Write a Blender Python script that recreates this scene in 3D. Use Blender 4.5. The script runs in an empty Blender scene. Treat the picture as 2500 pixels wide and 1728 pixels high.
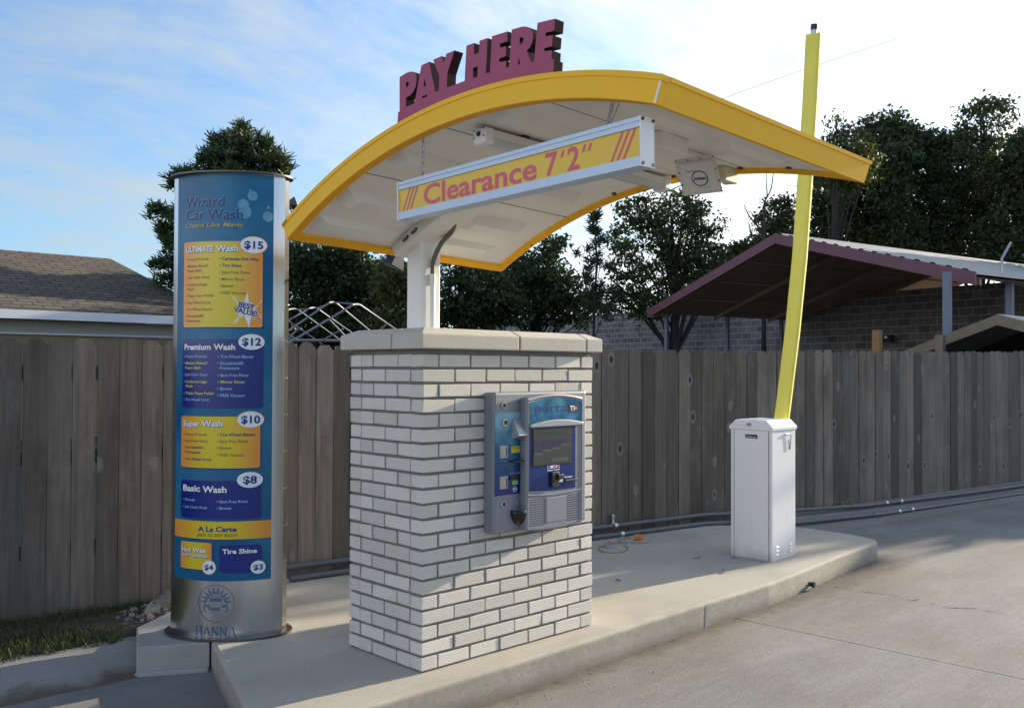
import bpy, bmesh, math, random
import numpy as np
from mathutils import Matrix, Vector
random.seed(7); RNG = np.random.default_rng(7)
SC = bpy.context.scene
COL = SC.collection
R_ = math.radians

# ---------------------------------------------------------------- camera
F = 2288.5
CAMQ = (0.803, 0.016, -0.0036)
CP = np.array([-2.7757, -3.4781, 1.4327])
def cam_rows(y, p, r):
    f = np.array([math.cos(y)*math.cos(p), math.sin(y)*math.cos(p), math.sin(p)])
    rt = np.array([math.sin(y), -math.cos(y), 0.0]); dn = np.cross(f, rt)
    return np.array([math.cos(r)*rt+math.sin(r)*dn, -math.sin(r)*rt+math.cos(r)*dn, f])
CR = cam_rows(*CAMQ)
cd = bpy.data.cameras.new('camera'); cam = bpy.data.objects.new('camera', cd); COL.objects.link(cam)
m = Matrix.Identity(4)
for i in range(3):
    m[i][0] = CR[0][i]; m[i][1] = -CR[1][i]; m[i][2] = -CR[2][i]; m[i][3] = CP[i]
cam.matrix_world = m
cd.sensor_fit = 'HORIZONTAL'; cd.sensor_width = 36; cd.lens = F/2500*36; cd.clip_start = 0.05; cd.clip_end = 3000
SC.camera = cam
# ---------------------------------------------------------------- light
SUN_EL, SUN_AZ = R_(14.5), R_(-6.5)
SKY_STRENGTH, SUN_STRENGTH, EXPOSURE = 0.12, 4.5, 1.12
S_DIR = Vector((math.cos(SUN_EL)*math.cos(SUN_AZ), math.cos(SUN_EL)*math.sin(SUN_AZ), math.sin(SUN_EL)))
sd = bpy.data.lights.new('sun', 'SUN'); sun = bpy.data.objects.new('sun', sd); COL.objects.link(sun)
sd.energy = SUN_STRENGTH; sd.angle = R_(0.5); sd.color = (1.0, 0.87, 0.67)
sun.rotation_euler = S_DIR.to_track_quat('Z', 'Y').to_euler(); sun.location = (20, -3, 20)
W = bpy.data.worlds.new('World'); SC.world = W; W.use_nodes = True
nt = W.node_tree; nt.nodes.clear()
def N(t, typ, **kw):
    n = t.nodes.new(typ)
    for k, v in kw.items(): setattr(n, k, v)
    return n
def math_node(t, op, a, b=None, clamp=False):
    n = N(t, 'ShaderNodeMath', operation=op, use_clamp=clamp)
    for i, v in enumerate((a, b)):
        if v is None: continue
        if isinstance(v, (int, float)): n.inputs[i].default_value = v
        else: t.links.new(v, n.inputs[i])
    return n.outputs[0]
out = N(nt, 'ShaderNodeOutputWorld'); bg = N(nt, 'ShaderNodeBackground'); bg.inputs[1].default_value = SKY_STRENGTH
nt.links.new(bg.outputs[0], out.inputs[0])
sky = N(nt, 'ShaderNodeTexSky', sky_type='NISHITA', sun_disc=False, sun_elevation=SUN_EL, sun_rotation=R_(90)-SUN_AZ)
sky.air_density = 1.0; sky.dust_density = 0.6; sky.ozone_density = 3.0
tc = N(nt, 'ShaderNodeTexCoord'); sep = N(nt, 'ShaderNodeSeparateXYZ'); nt.links.new(tc.outputs['Generated'], sep.inputs[0])
zz = math_node(nt, 'ADD', math_node(nt, 'MAXIMUM', sep.outputs[2], 0.0), 0.22)
cx = math_node(nt, 'DIVIDE', sep.outputs[0], zz); cy = math_node(nt, 'DIVIDE', sep.outputs[1], zz)
comb = N(nt, 'ShaderNodeCombineXYZ'); nt.links.new(cx, comb.inputs[0]); nt.links.new(cy, comb.inputs[1])
mp = N(nt, 'ShaderNodeMapping'); mp.inputs['Rotation'].default_value = (0, 0, R_(35)); mp.inputs['Scale'].default_value = (0.75, 1.5, 1)
nt.links.new(comb.outputs[0], mp.inputs[0])
n1 = N(nt, 'ShaderNodeTexNoise'); n1.inputs['Scale'].default_value = 1.1; n1.inputs['Detail'].default_value = 9; n1.inputs['Roughness'].default_value = 0.62; n1.inputs['Distortion'].default_value = 0.35
nt.links.new(mp.outputs[0], n1.inputs[0])
vd = N(nt, 'ShaderNodeVectorMath', operation='DOT_PRODUCT'); nt.links.new(tc.outputs['Generated'], vd.inputs[0]); vd.inputs[1].default_value = S_DIR
sdot = math_node(nt, 'MULTIPLY', math_node(nt, 'ADD', vd.outputs['Value'], 1.0), 0.5, True)   # 0..1 towards the sun
glow = math_node(nt, 'POWER', sdot, 6.0)
back = math_node(nt, 'POWER', math_node(nt, 'SUBTRACT', 1.0, sdot), 4.0)
wide = math_node(nt, 'POWER', sdot, 2.0)
hor = math_node(nt, 'POWER', math_node(nt, 'SUBTRACT', 1.0, math_node(nt, 'MAXIMUM', sep.outputs[2], 0.0), True), 5.0)
mp2 = N(nt, 'ShaderNodeMapping'); mp2.inputs['Rotation'].default_value = (0, 0, R_(62)); mp2.inputs['Scale'].default_value = (1.1, 1.7, 1); nt.links.new(comb.outputs[0], mp2.inputs[0])
n2 = N(nt, 'ShaderNodeTexNoise'); n2.inputs['Scale'].default_value = 3.2; n2.inputs['Detail'].default_value = 10; n2.inputs['Roughness'].default_value = 0.66; n2.inputs['Distortion'].default_value = 0.6; nt.links.new(mp2.outputs[0], n2.inputs[0])
wisp = math_node(nt, 'ADD', math_node(nt, 'MULTIPLY', n1.outputs[0], 2.1), math_node(nt, 'MULTIPLY', n2.outputs[0], 1.1))
cov = math_node(nt, 'ADD', wisp, -1.76)
cov = math_node(nt, 'ADD', math_node(nt, 'ADD', cov, math_node(nt, 'MULTIPLY', wide, 0.95)), math_node(nt, 'MULTIPLY', back, 1.2))
cov = math_node(nt, 'ADD', cov, math_node(nt, 'MULTIPLY', hor, 0.60), True)
cov = math_node(nt, 'MULTIPLY', cov, 0.93)
clb = math_node(nt, 'ADD', math_node(nt, 'ADD', math_node(nt, 'MULTIPLY', math_node(nt, 'POWER', sdot, 5.0), 6.6), 1.95), math_node(nt, 'MULTIPLY', back, 7.0))
clc = N(nt, 'ShaderNodeMix', data_type='RGBA'); clc.inputs[6].default_value = (0.84, 0.955, 0.98, 1); clc.inputs[7].default_value = (1.0, 0.985, 0.95, 1)
nt.links.new(math_node(nt, 'ADD', math_node(nt, 'MULTIPLY', glow, 1.6), math_node(nt, 'MULTIPLY', back, 3.0), True), clc.inputs[0])
cls = N(nt, 'ShaderNodeVectorMath', operation='SCALE'); nt.links.new(clc.outputs[2], cls.inputs[0]); nt.links.new(clb, cls.inputs['Scale'])
mixs = N(nt, 'ShaderNodeMix', data_type='RGBA'); nt.links.new(cov, mixs.inputs[0]); skt = N(nt, 'ShaderNodeMix', data_type='RGBA', blend_type='MULTIPLY'); skt.inputs[0].default_value = 1.0; nt.links.new(sky.outputs[0], skt.inputs[6]); skt.inputs[7].default_value = (0.52, 0.84, 1.08, 1); nt.links.new(skt.outputs[2], mixs.inputs[6]); nt.links.new(cls.outputs[0], mixs.inputs[7])
nt.links.new(mixs.outputs[2], bg.inputs[0])
SC.view_settings.view_transform = 'Standard'; SC.view_settings.look = 'None'
SC.view_settings.exposure = EXPOSURE; SC.view_settings.gamma = 1

# ---------------------------------------------------------------- survey helpers (sight lines of the photo's measured points)
SD = 2500/2309
def ray(u, v, d=True):
    if d: u, v = u*SD, v*SD
    return np.array([(u-1250)/F, (v-864)/F, 1.0])@CR
def hit(u, v, axis, val, d=True):
    r = ray(u, v, d); return CP+(val-CP[axis])/r[axis]*r
def at(u, v, depth): return CP+ray(u, v)*depth
FA, FB = np.array([1.035, 2.138]), np.array([3.318, 1.823])
FDIR = (FB-FA)/np.linalg.norm(FB-FA); FNRM = np.array([FDIR[1], -FDIR[0]])      # towards the drive
def fence_y(x): return FA[1]+(x-FA[0])*FDIR[1]/FDIR[0]

# ---------------------------------------------------------------- materials
MATS = {}
def mat(name, col, rough=0.6, metal=0.0, var=0.0, vscale=8.0, bump=0.0, bscale=60.0, island=0.0, spec=0.5, extra=None, stretch=(1,1,1), col2=None, trans=0.0):
    if name in MATS: return MATS[name]
    m = bpy.data.materials.new(name); m.use_nodes = True; t = m.node_tree
    b = t.nodes['Principled BSDF']; b.inputs['Roughness'].default_value = rough; b.inputs['Metallic'].default_value = metal
    b.inputs['Specular IOR Level'].default_value = spec
    tcn = N(t, 'ShaderNodeTexCoord'); mpn = N(t, 'ShaderNodeMapping'); mpn.inputs['Scale'].default_value = stretch
    t.links.new(tcn.outputs['Object'], mpn.inputs[0]); vec = mpn.outputs[0]
    rgb = N(t, 'ShaderNodeRGB'); rgb.outputs[0].default_value = (*col, 1); c = rgb.outputs[0]
    if var > 0:
        nz = N(t, 'ShaderNodeTexNoise'); nz.inputs['Scale'].default_value = vscale; nz.inputs['Detail'].default_value = 7; nz.inputs['Roughness'].default_value = 0.65
        t.links.new(vec, nz.inputs[0])
        if col2:
            mx = N(t, 'ShaderNodeMix', data_type='RGBA'); t.links.new(math_node(t, 'ADD', math_node(t, 'MULTIPLY', math_node(t, 'SUBTRACT', nz.outputs[0], 0.5), 4.0*var), 0.35, True), mx.inputs[0])
            t.links.new(c, mx.inputs[6]); mx.inputs[7].default_value = (*col2, 1); c = mx.outputs[2]
        else:
            k = math_node(t, 'ADD', math_node(t, 'MULTIPLY', math_node(t, 'SUBTRACT', nz.outputs[0], 0.5), 2.6*var), 1.0)
            sc = N(t, 'ShaderNodeVectorMath', operation='SCALE'); t.links.new(c, sc.inputs[0]); t.links.new(k, sc.inputs['Scale']); c = sc.outputs[0]
    if island > 0:
        g = N(t, 'ShaderNodeNewGeometry')
        k = math_node(t, 'ADD', math_node(t, 'MULTIPLY', math_node(t, 'SUBTRACT', g.outputs['Random Per Island'], 0.5), 2*island), 1.0)
        sc = N(t, 'ShaderNodeVectorMath', operation='SCALE'); t.links.new(c, sc.inputs[0]); t.links.new(k, sc.inputs['Scale']); c = sc.outputs[0]
    if extra: c = extra(t, vec, c, b)
    t.links.new(c, b.inputs['Base Color'])
    if bump > 0:
        nb = N(t, 'ShaderNodeTexNoise'); nb.inputs['Scale'].default_value = bscale; nb.inputs['Detail'].default_value = 5
        t.links.new(vec, nb.inputs[0]); bp = N(t, 'ShaderNodeBump'); bp.inputs['Strength'].default_value = bump; bp.inputs['Distance'].default_value = 0.01
        t.links.new(nb.outputs[0], bp.inputs['Height']); t.links.new(bp.outputs[0], b.inputs['Normal'])
    if trans > 0:
        tr = N(t, 'ShaderNodeBsdfTranslucent'); t.links.new(c, tr.inputs[0]); mxs = N(t, 'ShaderNodeMixShader'); mxs.inputs[0].default_value = trans
        o = t.nodes['Material Output']; t.links.new(b.outputs[0], mxs.inputs[1]); t.links.new(tr.outputs[0], mxs.inputs[2]); t.links.new(mxs.outputs[0], o.inputs[0])
    MATS[name] = m; return m
def scale_col(t, c, k):
    sc = N(t, 'ShaderNodeVectorMath', operation='SCALE'); t.links.new(c, sc.inputs[0]); t.links.new(k, sc.inputs['Scale']); return sc.outputs[0]
def mix_col(t, fac, a, b):
    mx = N(t, 'ShaderNodeMix', data_type='RGBA'); t.links.new(fac, mx.inputs[0])
    if isinstance(a, tuple): mx.inputs[6].default_value = (*a, 1)
    else: t.links.new(a, mx.inputs[6])
    if isinstance(b, tuple): mx.inputs[7].default_value = (*b, 1)
    else: t.links.new(b, mx.inputs[7])
    return mx.outputs[2]
def noise(t, vec, scale, detail=5, rough=0.6, stretch=None):
    if stretch:
        mm = N(t, 'ShaderNodeMapping'); mm.inputs['Scale'].default_value = stretch; t.links.new(vec, mm.inputs[0]); vec = mm.outputs[0]
    n = N(t, 'ShaderNodeTexNoise'); n.inputs['Scale'].default_value = scale; n.inputs['Detail'].default_value = detail; n.inputs['Roughness'].default_value = rough
    t.links.new(vec, n.inputs[0]); return n.outputs[0]
def ramp(t, v, lo, hi):
    return math_node(t, 'DIVIDE', math_node(t, 'SUBTRACT', v, lo), hi-lo, True)
def speckle(t, vec, c, b):      # dark iron spots of the pressed brick
    s = ramp(t, noise(t, vec, 130, 3, 0.6), 0.64, 0.70)
    c = mix_col(t, math_node(t, 'MULTIPLY', s, 0.62), c, (0.14, 0.12, 0.10))
    w = ramp(t, noise(t, vec, 7, 4, 0.6), 0.56, 0.74)
    return mix_col(t, math_node(t, 'MULTIPLY', w, 0.35), c, (0.52, 0.43, 0.33))
def concrete_x(stain, pale, amt):
    def f(t, vec, c, b):
        c = mix_col(t, math_node(t, 'MULTIPLY', ramp(t, noise(t, vec, 0.9, 8, 0.62), 0.46, 0.68), amt), c, stain)
        c = mix_col(t, math_node(t, 'MULTIPLY', ramp(t, noise(t, vec, 1.7, 9, 0.66, (1.0, 2.6, 1)), 0.54, 0.72), amt*0.8), c, pale)
        fine = noise(t, vec, 240, 3, 0.7)
        c = scale_col(t, c, math_node(t, 'ADD', math_node(t, 'MULTIPLY', math_node(t, 'SUBTRACT', fine, 0.5), 0.5), 1.0))
        pit = ramp(t, noise(t, vec, 55, 3, 0.6), 0.70, 0.76)
        return mix_col(t, math_node(t, 'MULTIPLY', pit, 0.5), c, (0.10, 0.09, 0.08))
    return f
def drive_x(t, vec, c, b):
    c = concrete_x((0.178, 0.164, 0.140), (0.305, 0.298, 0.28), 0.6)(t, vec, c, b)
    sp = N(t, 'ShaderNodeSeparateXYZ'); t.links.new(vec, sp.inputs[0])
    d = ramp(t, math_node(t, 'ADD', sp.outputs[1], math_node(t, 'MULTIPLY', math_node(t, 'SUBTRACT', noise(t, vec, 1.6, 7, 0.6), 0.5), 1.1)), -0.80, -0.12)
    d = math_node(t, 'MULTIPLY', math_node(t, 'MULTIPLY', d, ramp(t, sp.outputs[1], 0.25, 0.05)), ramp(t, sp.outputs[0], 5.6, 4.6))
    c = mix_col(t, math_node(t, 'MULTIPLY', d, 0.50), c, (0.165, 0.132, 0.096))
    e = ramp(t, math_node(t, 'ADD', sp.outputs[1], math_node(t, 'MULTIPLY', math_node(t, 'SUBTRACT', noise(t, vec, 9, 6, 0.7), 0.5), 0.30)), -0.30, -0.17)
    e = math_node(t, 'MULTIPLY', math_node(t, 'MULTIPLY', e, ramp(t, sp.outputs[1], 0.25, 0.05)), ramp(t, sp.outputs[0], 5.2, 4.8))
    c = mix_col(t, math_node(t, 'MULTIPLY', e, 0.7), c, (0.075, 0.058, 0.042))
    st_ = ramp(t, noise(t, vec, 0.8, 9, 0.7, (0.7, 2.2, 1)), 0.45, 0.66)
    c = scale_col(t, c, math_node(t, 'ADD', math_node(t, 'MULTIPLY', st_, 0.26), 0.86))
    br_ = noise(t, vec, 9, 6, 0.75, (0.5, 7.0, 1))
    c = scale_col(t, c, math_node(t, 'ADD', math_node(t, 'MULTIPLY', math_node(t, 'SUBTRACT', br_, 0.5), 0.55), 1.0))
    ag = noise(t, vec, 90, 3, 0.8)
    c = scale_col(t, c, math_node(t, 'ADD', math_node(t, 'MULTIPLY', math_node(t, 'SUBTRACT', ag, 0.5), 0.75), 1.0))
    fl_ = ramp(t, noise(t, vec, 34, 2, 0.5), 0.715, 0.74)
    return mix_col(t, math_node(t, 'MULTIPLY', fl_, 0.55), c, (0.09, 0.065, 0.045))
def island_x(t, vec, c, b):
    c = concrete_x((0.29, 0.255, 0.20), (0.54, 0.51, 0.44), 0.6)(t, vec, c, b)
    ag = noise(t, vec, 70, 3, 0.8)
    c = scale_col(t, c, math_node(t, 'ADD', math_node(t, 'MULTIPLY', math_node(t, 'SUBTRACT', ag, 0.5), 0.40), 1.0))
    sp = N(t, 'ShaderNodeSeparateXYZ'); t.links.new(vec, sp.inputs[0])
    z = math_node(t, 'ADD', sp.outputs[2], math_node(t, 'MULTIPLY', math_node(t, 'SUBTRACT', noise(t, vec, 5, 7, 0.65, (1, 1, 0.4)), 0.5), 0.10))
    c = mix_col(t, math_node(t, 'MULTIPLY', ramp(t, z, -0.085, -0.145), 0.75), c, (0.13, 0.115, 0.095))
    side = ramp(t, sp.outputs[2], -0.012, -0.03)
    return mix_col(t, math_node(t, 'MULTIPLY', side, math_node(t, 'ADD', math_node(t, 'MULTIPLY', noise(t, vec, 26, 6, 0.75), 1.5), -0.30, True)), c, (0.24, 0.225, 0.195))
def dusty_x(t, vec, c, b):
    sp = N(t, 'ShaderNodeSeparateXYZ'); t.links.new(vec, sp.inputs[0])
    z = math_node(t, 'ADD', sp.outputs[2], math_node(t, 'MULTIPLY', math_node(t, 'SUBTRACT', noise(t, vec, 9, 7, 0.7), 0.5), 0.22))
    c = mix_col(t, math_node(t, 'MULTIPLY', ramp(t, z, 0.11, -0.02), 0.55), c, (0.30, 0.26, 0.21))
    return mix_col(t, math_node(t, 'MULTIPLY', ramp(t, noise(t, vec, 5, 8, 0.7, (3, 3, 0.5)), 0.58, 0.75), 0.22), c, (0.42, 0.40, 0.36))
def wood_x(t, vec, c, b):
    grain = noise(t, vec, 22, 6, 0.7, (2.2, 2.2, 0.10))
    c = scale_col(t, c, math_node(t, 'ADD', math_node(t, 'MULTIPLY', math_node(t, 'SUBTRACT', grain, 0.5), 1.5), 1.0))
    st = ramp(t, noise(t, vec, 1.6, 6, 0.65, (1.5, 1.5, 0.7)), 0.48, 0.72)
    c = mix_col(t, math_node(t, 'MULTIPLY', st, 0.65), c, (0.050, 0.039, 0.031))
    run = ramp(t, noise(t, vec, 5, 6, 0.7, (2.2, 2.2, 0.13)), 0.50, 0.70)
    c = mix_col(t, math_node(t, 'MULTIPLY', run, 0.50), c, (0.062, 0.050, 0.042))
    silver = ramp(t, noise(t, vec, 2.6, 6, 0.7, (1, 1, 0.5)), 0.56, 0.74)
    c = mix_col(t, math_node(t, 'MULTIPLY', silver, 0.45), c, (0.24, 0.235, 0.225))
    mm = N(t, 'ShaderNodeMapping'); mm.inputs['Scale'].default_value = (1, 1, 0.62); t.links.new(vec, mm.inputs[0])
    vo = N(t, 'ShaderNodeTexVoronoi'); vo.inputs['Scale'].default_value = 4.2; vo.inputs['Randomness'].default_value = 1.0; t.links.new(mm.outputs[0], vo.inputs[0])
    ring = math_node(t, 'MULTIPLY', ramp(t, vo.outputs['Distance'], 0.19, 0.13), 0.55)
    c = mix_col(t, ring, c, (0.25, 0.24, 0.23))
    return mix_col(t, math_node(t, 'MULTIPLY', ramp(t, vo.outputs['Distance'], 0.105, 0.075), 0.92), c, (0.022, 0.018, 0.015))
def block_x(bw, bh, mort, dark):
    def f(t, vec, c, b):
        br = N(t, 'ShaderNodeTexBrick'); br.inputs['Scale'].default_value = 1.0; br.inputs['Brick Width'].default_value = bw; br.inputs['Row Height'].default_value = bh
        br.inputs['Mortar Size'].default_value = 0.011; br.inputs['Color1'].default_value = (0.11, 0.11, 0.115, 1); br.inputs['Color2'].default_value = (0.19, 0.187, 0.19, 1); br.inputs['Mortar'].default_value = (0.36, 0.36, 0.37, 1)
        sp = N(t, 'ShaderNodeSeparateXYZ'); t.links.new(vec, sp.inputs[0]); cb = N(t, 'ShaderNodeCombineXYZ')
        t.links.new(sp.outputs[0], cb.inputs[0]); t.links.new(sp.outputs[2], cb.inputs[1]); t.links.new(cb.outputs[0], br.inputs[0])
        k = math_node(t, 'ADD', math_node(t, 'MULTIPLY', noise(t, vec, 2.2, 6), 1.0), 0.5)
        return scale_col(t, br.outputs[0], k)
    return f
def shingle_x(t, vec, c, b):
    br = N(t, 'ShaderNodeTexBrick'); br.inputs['Scale'].default_value = 1.0; br.inputs['Brick Width'].default_value = 0.42; br.inputs['Row Height'].default_value = 0.19; br.offset = 0.37
    br.inputs['Mortar Size'].default_value = 0.020; br.inputs['Color1'].default_value = (0.088, 0.069, 0.052, 1); br.inputs['Color2'].default_value = (0.135, 0.107, 0.080, 1); br.inputs['Mortar'].default_value = (0.03, 0.025, 0.02, 1)
    sp = N(t, 'ShaderNodeSeparateXYZ'); t.links.new(vec, sp.inputs[0]); cb = N(t, 'ShaderNodeCombineXYZ')
    t.links.new(sp.outputs[0], cb.inputs[0]); t.links.new(math_node(t, 'MULTIPLY', sp.outputs[1], 1.0), cb.inputs[1]); t.links.new(cb.outputs[0], br.inputs[0])
    return scale_col(t, br.outputs[0], math_node(t, 'ADD', math_node(t, 'MULTIPLY', noise(t, vec, 9, 4), 0.9), 0.55))
def yellow_print_x(t, vec, c, b):       # printed blend: orange at the panel's ends, yellow in the middle
    tcn = N(t, 'ShaderNodeTexCoord'); sp = N(t, 'ShaderNodeSeparateXYZ'); t.links.new(tcn.outputs['Generated'], sp.inputs[0])
    e = math_node(t, 'ABSOLUTE', math_node(t, 'SUBTRACT', sp.outputs[0], 0.50))
    return mix_col(t, ramp(t, e, 0.16, 0.46), (0.74, 0.56, 0.025), (0.83, 0.32, 0.05))
def blue_print_x(t, vec, c, b):
    n = noise(t, vec, 2.2, 4, 0.5)
    return mix_col(t, ramp(t, n, 0.40, 0.66), (0.003, 0.100, 0.225), (0.028, 0.185, 0.325))
def cyan_fade_x(t, vec, c, b):          # printed blend on the terminal: pale cyan at the top, deep blue below
    tcn = N(t, 'ShaderNodeTexCoord'); sp = N(t, 'ShaderNodeSeparateXYZ'); t.links.new(tcn.outputs['Generated'], sp.inputs[0])
    n = noise(t, vec, 14, 3, 0.5)
    v = math_node(t, 'ADD', sp.outputs[2], math_node(t, 'MULTIPLY', math_node(t, 'SUBTRACT', n, 0.5), 0.5))
    c1 = mix_col(t, ramp(t, v, 0.15, 0.62), (0.003, 0.024, 0.15), (0.004, 0.11, 0.21))
    return mix_col(t, ramp(t, v, 0.62, 1.0), c1, (0.22, 0.44, 0.53))
def header_x(t, vec, c, b):
    n = noise(t, vec, 11, 3, 0.5)
    return mix_col(t, ramp(t, n, 0.42, 0.72), (0.005, 0.095, 0.21), (0.07, 0.27, 0.39))

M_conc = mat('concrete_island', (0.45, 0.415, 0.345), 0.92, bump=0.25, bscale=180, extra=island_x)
M_pad = mat('concrete_pad', (0.40, 0.38, 0.34), 0.92, bump=0.25, bscale=180, extra=concrete_x((0.27, 0.245, 0.20), (0.50, 0.48, 0.44), 0.55))
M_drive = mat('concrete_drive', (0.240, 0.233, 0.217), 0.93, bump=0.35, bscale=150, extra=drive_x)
def kerb_x(t, vec, c, b):
    c = concrete_x((0.17, 0.14, 0.105), (0.40, 0.385, 0.355), 0.8)(t, vec, c, b)
    sp = N(t, 'ShaderNodeSeparateXYZ'); t.links.new(vec, sp.inputs[0])
    z = math_node(t, 'ADD', sp.outputs[2], math_node(t, 'MULTIPLY', math_node(t, 'SUBTRACT', noise(t, vec, 6, 6, 0.65), 0.5), 0.07))
    return mix_col(t, math_node(t, 'MULTIPLY', ramp(t, z, -0.108, -0.138), 0.85), c, (0.10, 0.066, 0.040))
M_kerb = mat('concrete_old', (0.29, 0.275, 0.25), 0.95, bump=0.5, bscale=120, extra=kerb_x)
M_brick = mat('pressed_white_brick', (0.62, 0.585, 0.525), 0.88, island=0.11, bump=0.35, bscale=140, extra=speckle)
M_mortar = mat('mortar', (0.190, 0.180, 0.165), 0.95, var=0.25, vscale=30, bump=0.5, bscale=200)
M_stone = mat('cast_stone', (0.50, 0.475, 0.415), 0.85, var=0.10, vscale=14, bump=0.15, bscale=160)
M_yellow = mat('yellow_paint', (0.93, 0.52, 0.032), 0.5, var=0.05, vscale=3, spec=0.2)
M_ceil = mat('white_sheet', (0.78, 0.75, 0.685), 0.55, var=0.09, vscale=2.5)
M_white = mat('white_paint', (0.80, 0.80, 0.79), 0.42, var=0.03, vscale=4)
M_whitec = mat('cabinet_white', (0.76, 0.76, 0.775), 0.42, var=0.04, vscale=5, extra=dusty_x)
M_plum = mat('plum_paint', (0.37, 0.065, 0.135), 0.6, var=0.10, vscale=6)
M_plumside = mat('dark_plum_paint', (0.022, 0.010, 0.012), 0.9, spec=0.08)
M_alu = mat('pale_aluminium', (0.50, 0.59, 0.70), 0.42, metal=0.25, var=0.05, vscale=5)
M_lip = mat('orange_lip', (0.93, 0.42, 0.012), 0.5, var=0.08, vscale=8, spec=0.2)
M_face = mat('sign_yellow', (0.78, 0.50, 0.035), 0.35, var=0.05, vscale=2)
M_red = mat('sign_red', (0.62, 0.10, 0.135), 0.4)
M_steel = mat('brushed_steel', (0.62, 0.63, 0.64), 0.24, metal=1.0, var=0.14, vscale=20, stretch=(6, 6, 0.4))
M_chrome = mat('polished_steel', (0.75, 0.74, 0.72), 0.14, metal=1.0, var=0.1, vscale=12)
M_galv = mat('galvanised_steel', (0.42, 0.44, 0.46), 0.4, metal=0.8, var=0.15, vscale=20)
M_flange = mat('dull_steel', (0.13, 0.115, 0.10), 0.4, metal=0.8)
M_blue = mat('print_blue', (0.02, 0.15, 0.33), 0.3, spec=0.35, extra=blue_print_x)
M_bluel = mat('print_pale_blue', (0.20, 0.42, 0.58), 0.25)
M_bubble = mat('print_bubble', (0.10, 0.29, 0.42), 0.25, var=0.5, vscale=20)
M_bluering = mat('print_ring_blue', (0.004, 0.065, 0.19), 0.25)
M_navy = mat('print_navy', (0.006, 0.022, 0.20), 0.22)
M_navytxt = mat('ink_navy', (0.006, 0.02, 0.19), 0.3)
M_titleblue = mat('ink_title_blue', (0.004, 0.030, 0.17), 0.3)
M_yprint = mat('print_yellow', (0.75, 0.52, 0.03), 0.22, extra=yellow_print_x)
M_wtxt = mat('ink_white', (0.86, 0.87, 0.90), 0.3)
M_cyantxt = mat('ink_cyan', (0.35, 0.62, 0.78), 0.3)
M_dtxt = mat('ink_brown', (0.085, 0.055, 0.028), 0.3)
M_ytxt = mat('ink_yellow', (0.60, 0.58, 0.06), 0.3)
M_etch = mat('etched_blue', (0.085, 0.145, 0.28), 0.4, metal=0.4)
M_goldtxt = mat('ink_gold', (0.42, 0.36, 0.10), 0.3)
M_greybody = mat('terminal_grey', (0.215, 0.228, 0.26), 0.45, metal=0.2, var=0.05, vscale=30)
M_greylt = mat('terminal_grey_light', (0.33, 0.345, 0.37), 0.35, metal=0.3)
M_cyanfade = mat('terminal_print', (0.1, 0.3, 0.4), 0.22, extra=cyan_fade_x)
M_header = mat('terminal_header_print', (0.05, 0.2, 0.4), 0.16, extra=header_x)
M_bluepanel = mat('terminal_blue', (0.004, 0.026, 0.15), 0.22)
M_screen = mat('screen_glass', (0.062, 0.070, 0.060), 0.12)
M_screentxt = mat('screen_violet', (0.045, 0.040, 0.085), 0.2)
M_screengrey = mat('screen_grey', (0.10, 0.105, 0.095), 0.2)
M_black = mat('black_plastic', (0.012, 0.012, 0.013), 0.35)
M_dark = mat('dark_metal', (0.05, 0.048, 0.045), 0.45, metal=0.3)
M_slot = mat('slot_beige', (0.40, 0.37, 0.31), 0.35, metal=0.3)
M_labely = mat('label_yellow', (0.72, 0.62, 0.03), 0.4)
M_labelg = mat('label_green', (0.28, 0.42, 0.16), 0.4)
M_foam = mat('foam_yellow', (0.82, 0.73, 0.12), 0.75, var=0.10, vscale=5, bump=0.15, bscale=90)
M_wood = mat('weathered_board', (0.150, 0.125, 0.102), 0.92, island=0.46, bump=0.4, bscale=70, extra=wood_x, stretch=(1, 1, 1))
M_pipe = mat('grey_conduit', (0.085, 0.098, 0.115), 0.5, var=0.12, vscale=8)
M_flex = mat('flex_conduit', (0.13, 0.12, 0.10), 0.6, var=0.2, vscale=40)
M_antenna = mat('antenna_plastic', (0.66, 0.63, 0.60), 0.45)
M_cream = mat('cream_box', (0.62, 0.56, 0.38), 0.5)
M_green = mat('ink_green', (0.005, 0.13, 0.075), 0.35)
M_grass = mat('grass_blades', (0.028, 0.072, 0.010), 0.7, island=0.5, var=0.20, vscale=3, col2=(0.12, 0.085, 0.035), trans=0.25)
M_soil = mat('soil', (0.055, 0.043, 0.03), 0.95, var=0.4, vscale=12, bump=0.8, bscale=60)
M_leaf = mat('leaf_dark', (0.034, 0.064, 0.018), 0.6, island=0.6, var=0.5, vscale=0.5, col2=(0.055, 0.085, 0.020), trans=0.33)
M_leaf2 = mat('leaf_olive', (0.058, 0.085, 0.018), 0.6, island=0.55, var=0.4, vscale=0.6, col2=(0.10, 0.10, 0.02), trans=0.38)
M_leaf3 = mat('leaf_mid', (0.040, 0.072, 0.020), 0.6, island=0.55, var=0.5, vscale=0.5, col2=(0.065, 0.085, 0.022), trans=0.35)
M_needle = mat('pine_needles', (0.048, 0.085, 0.026), 0.6, island=0.5, var=0.45, vscale=0.8, col2=(0.055, 0.075, 0.022), trans=0.18)
M_needled = mat('dark_needles', (0.026, 0.045, 0.016), 0.7, island=0.5)
M_bark = mat('bark', (0.045, 0.037, 0.030), 0.95, var=0.3, vscale=6)
M_shingle = mat('roof_shingle', (0.13, 0.10, 0.08), 0.95, bump=0.4, bscale=60, extra=shingle_x)
M_fascia = mat('white_fascia', (0.70, 0.72, 0.76), 0.5)
M_siding = mat('cream_siding', (0.46, 0.44, 0.37), 0.6)
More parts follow.
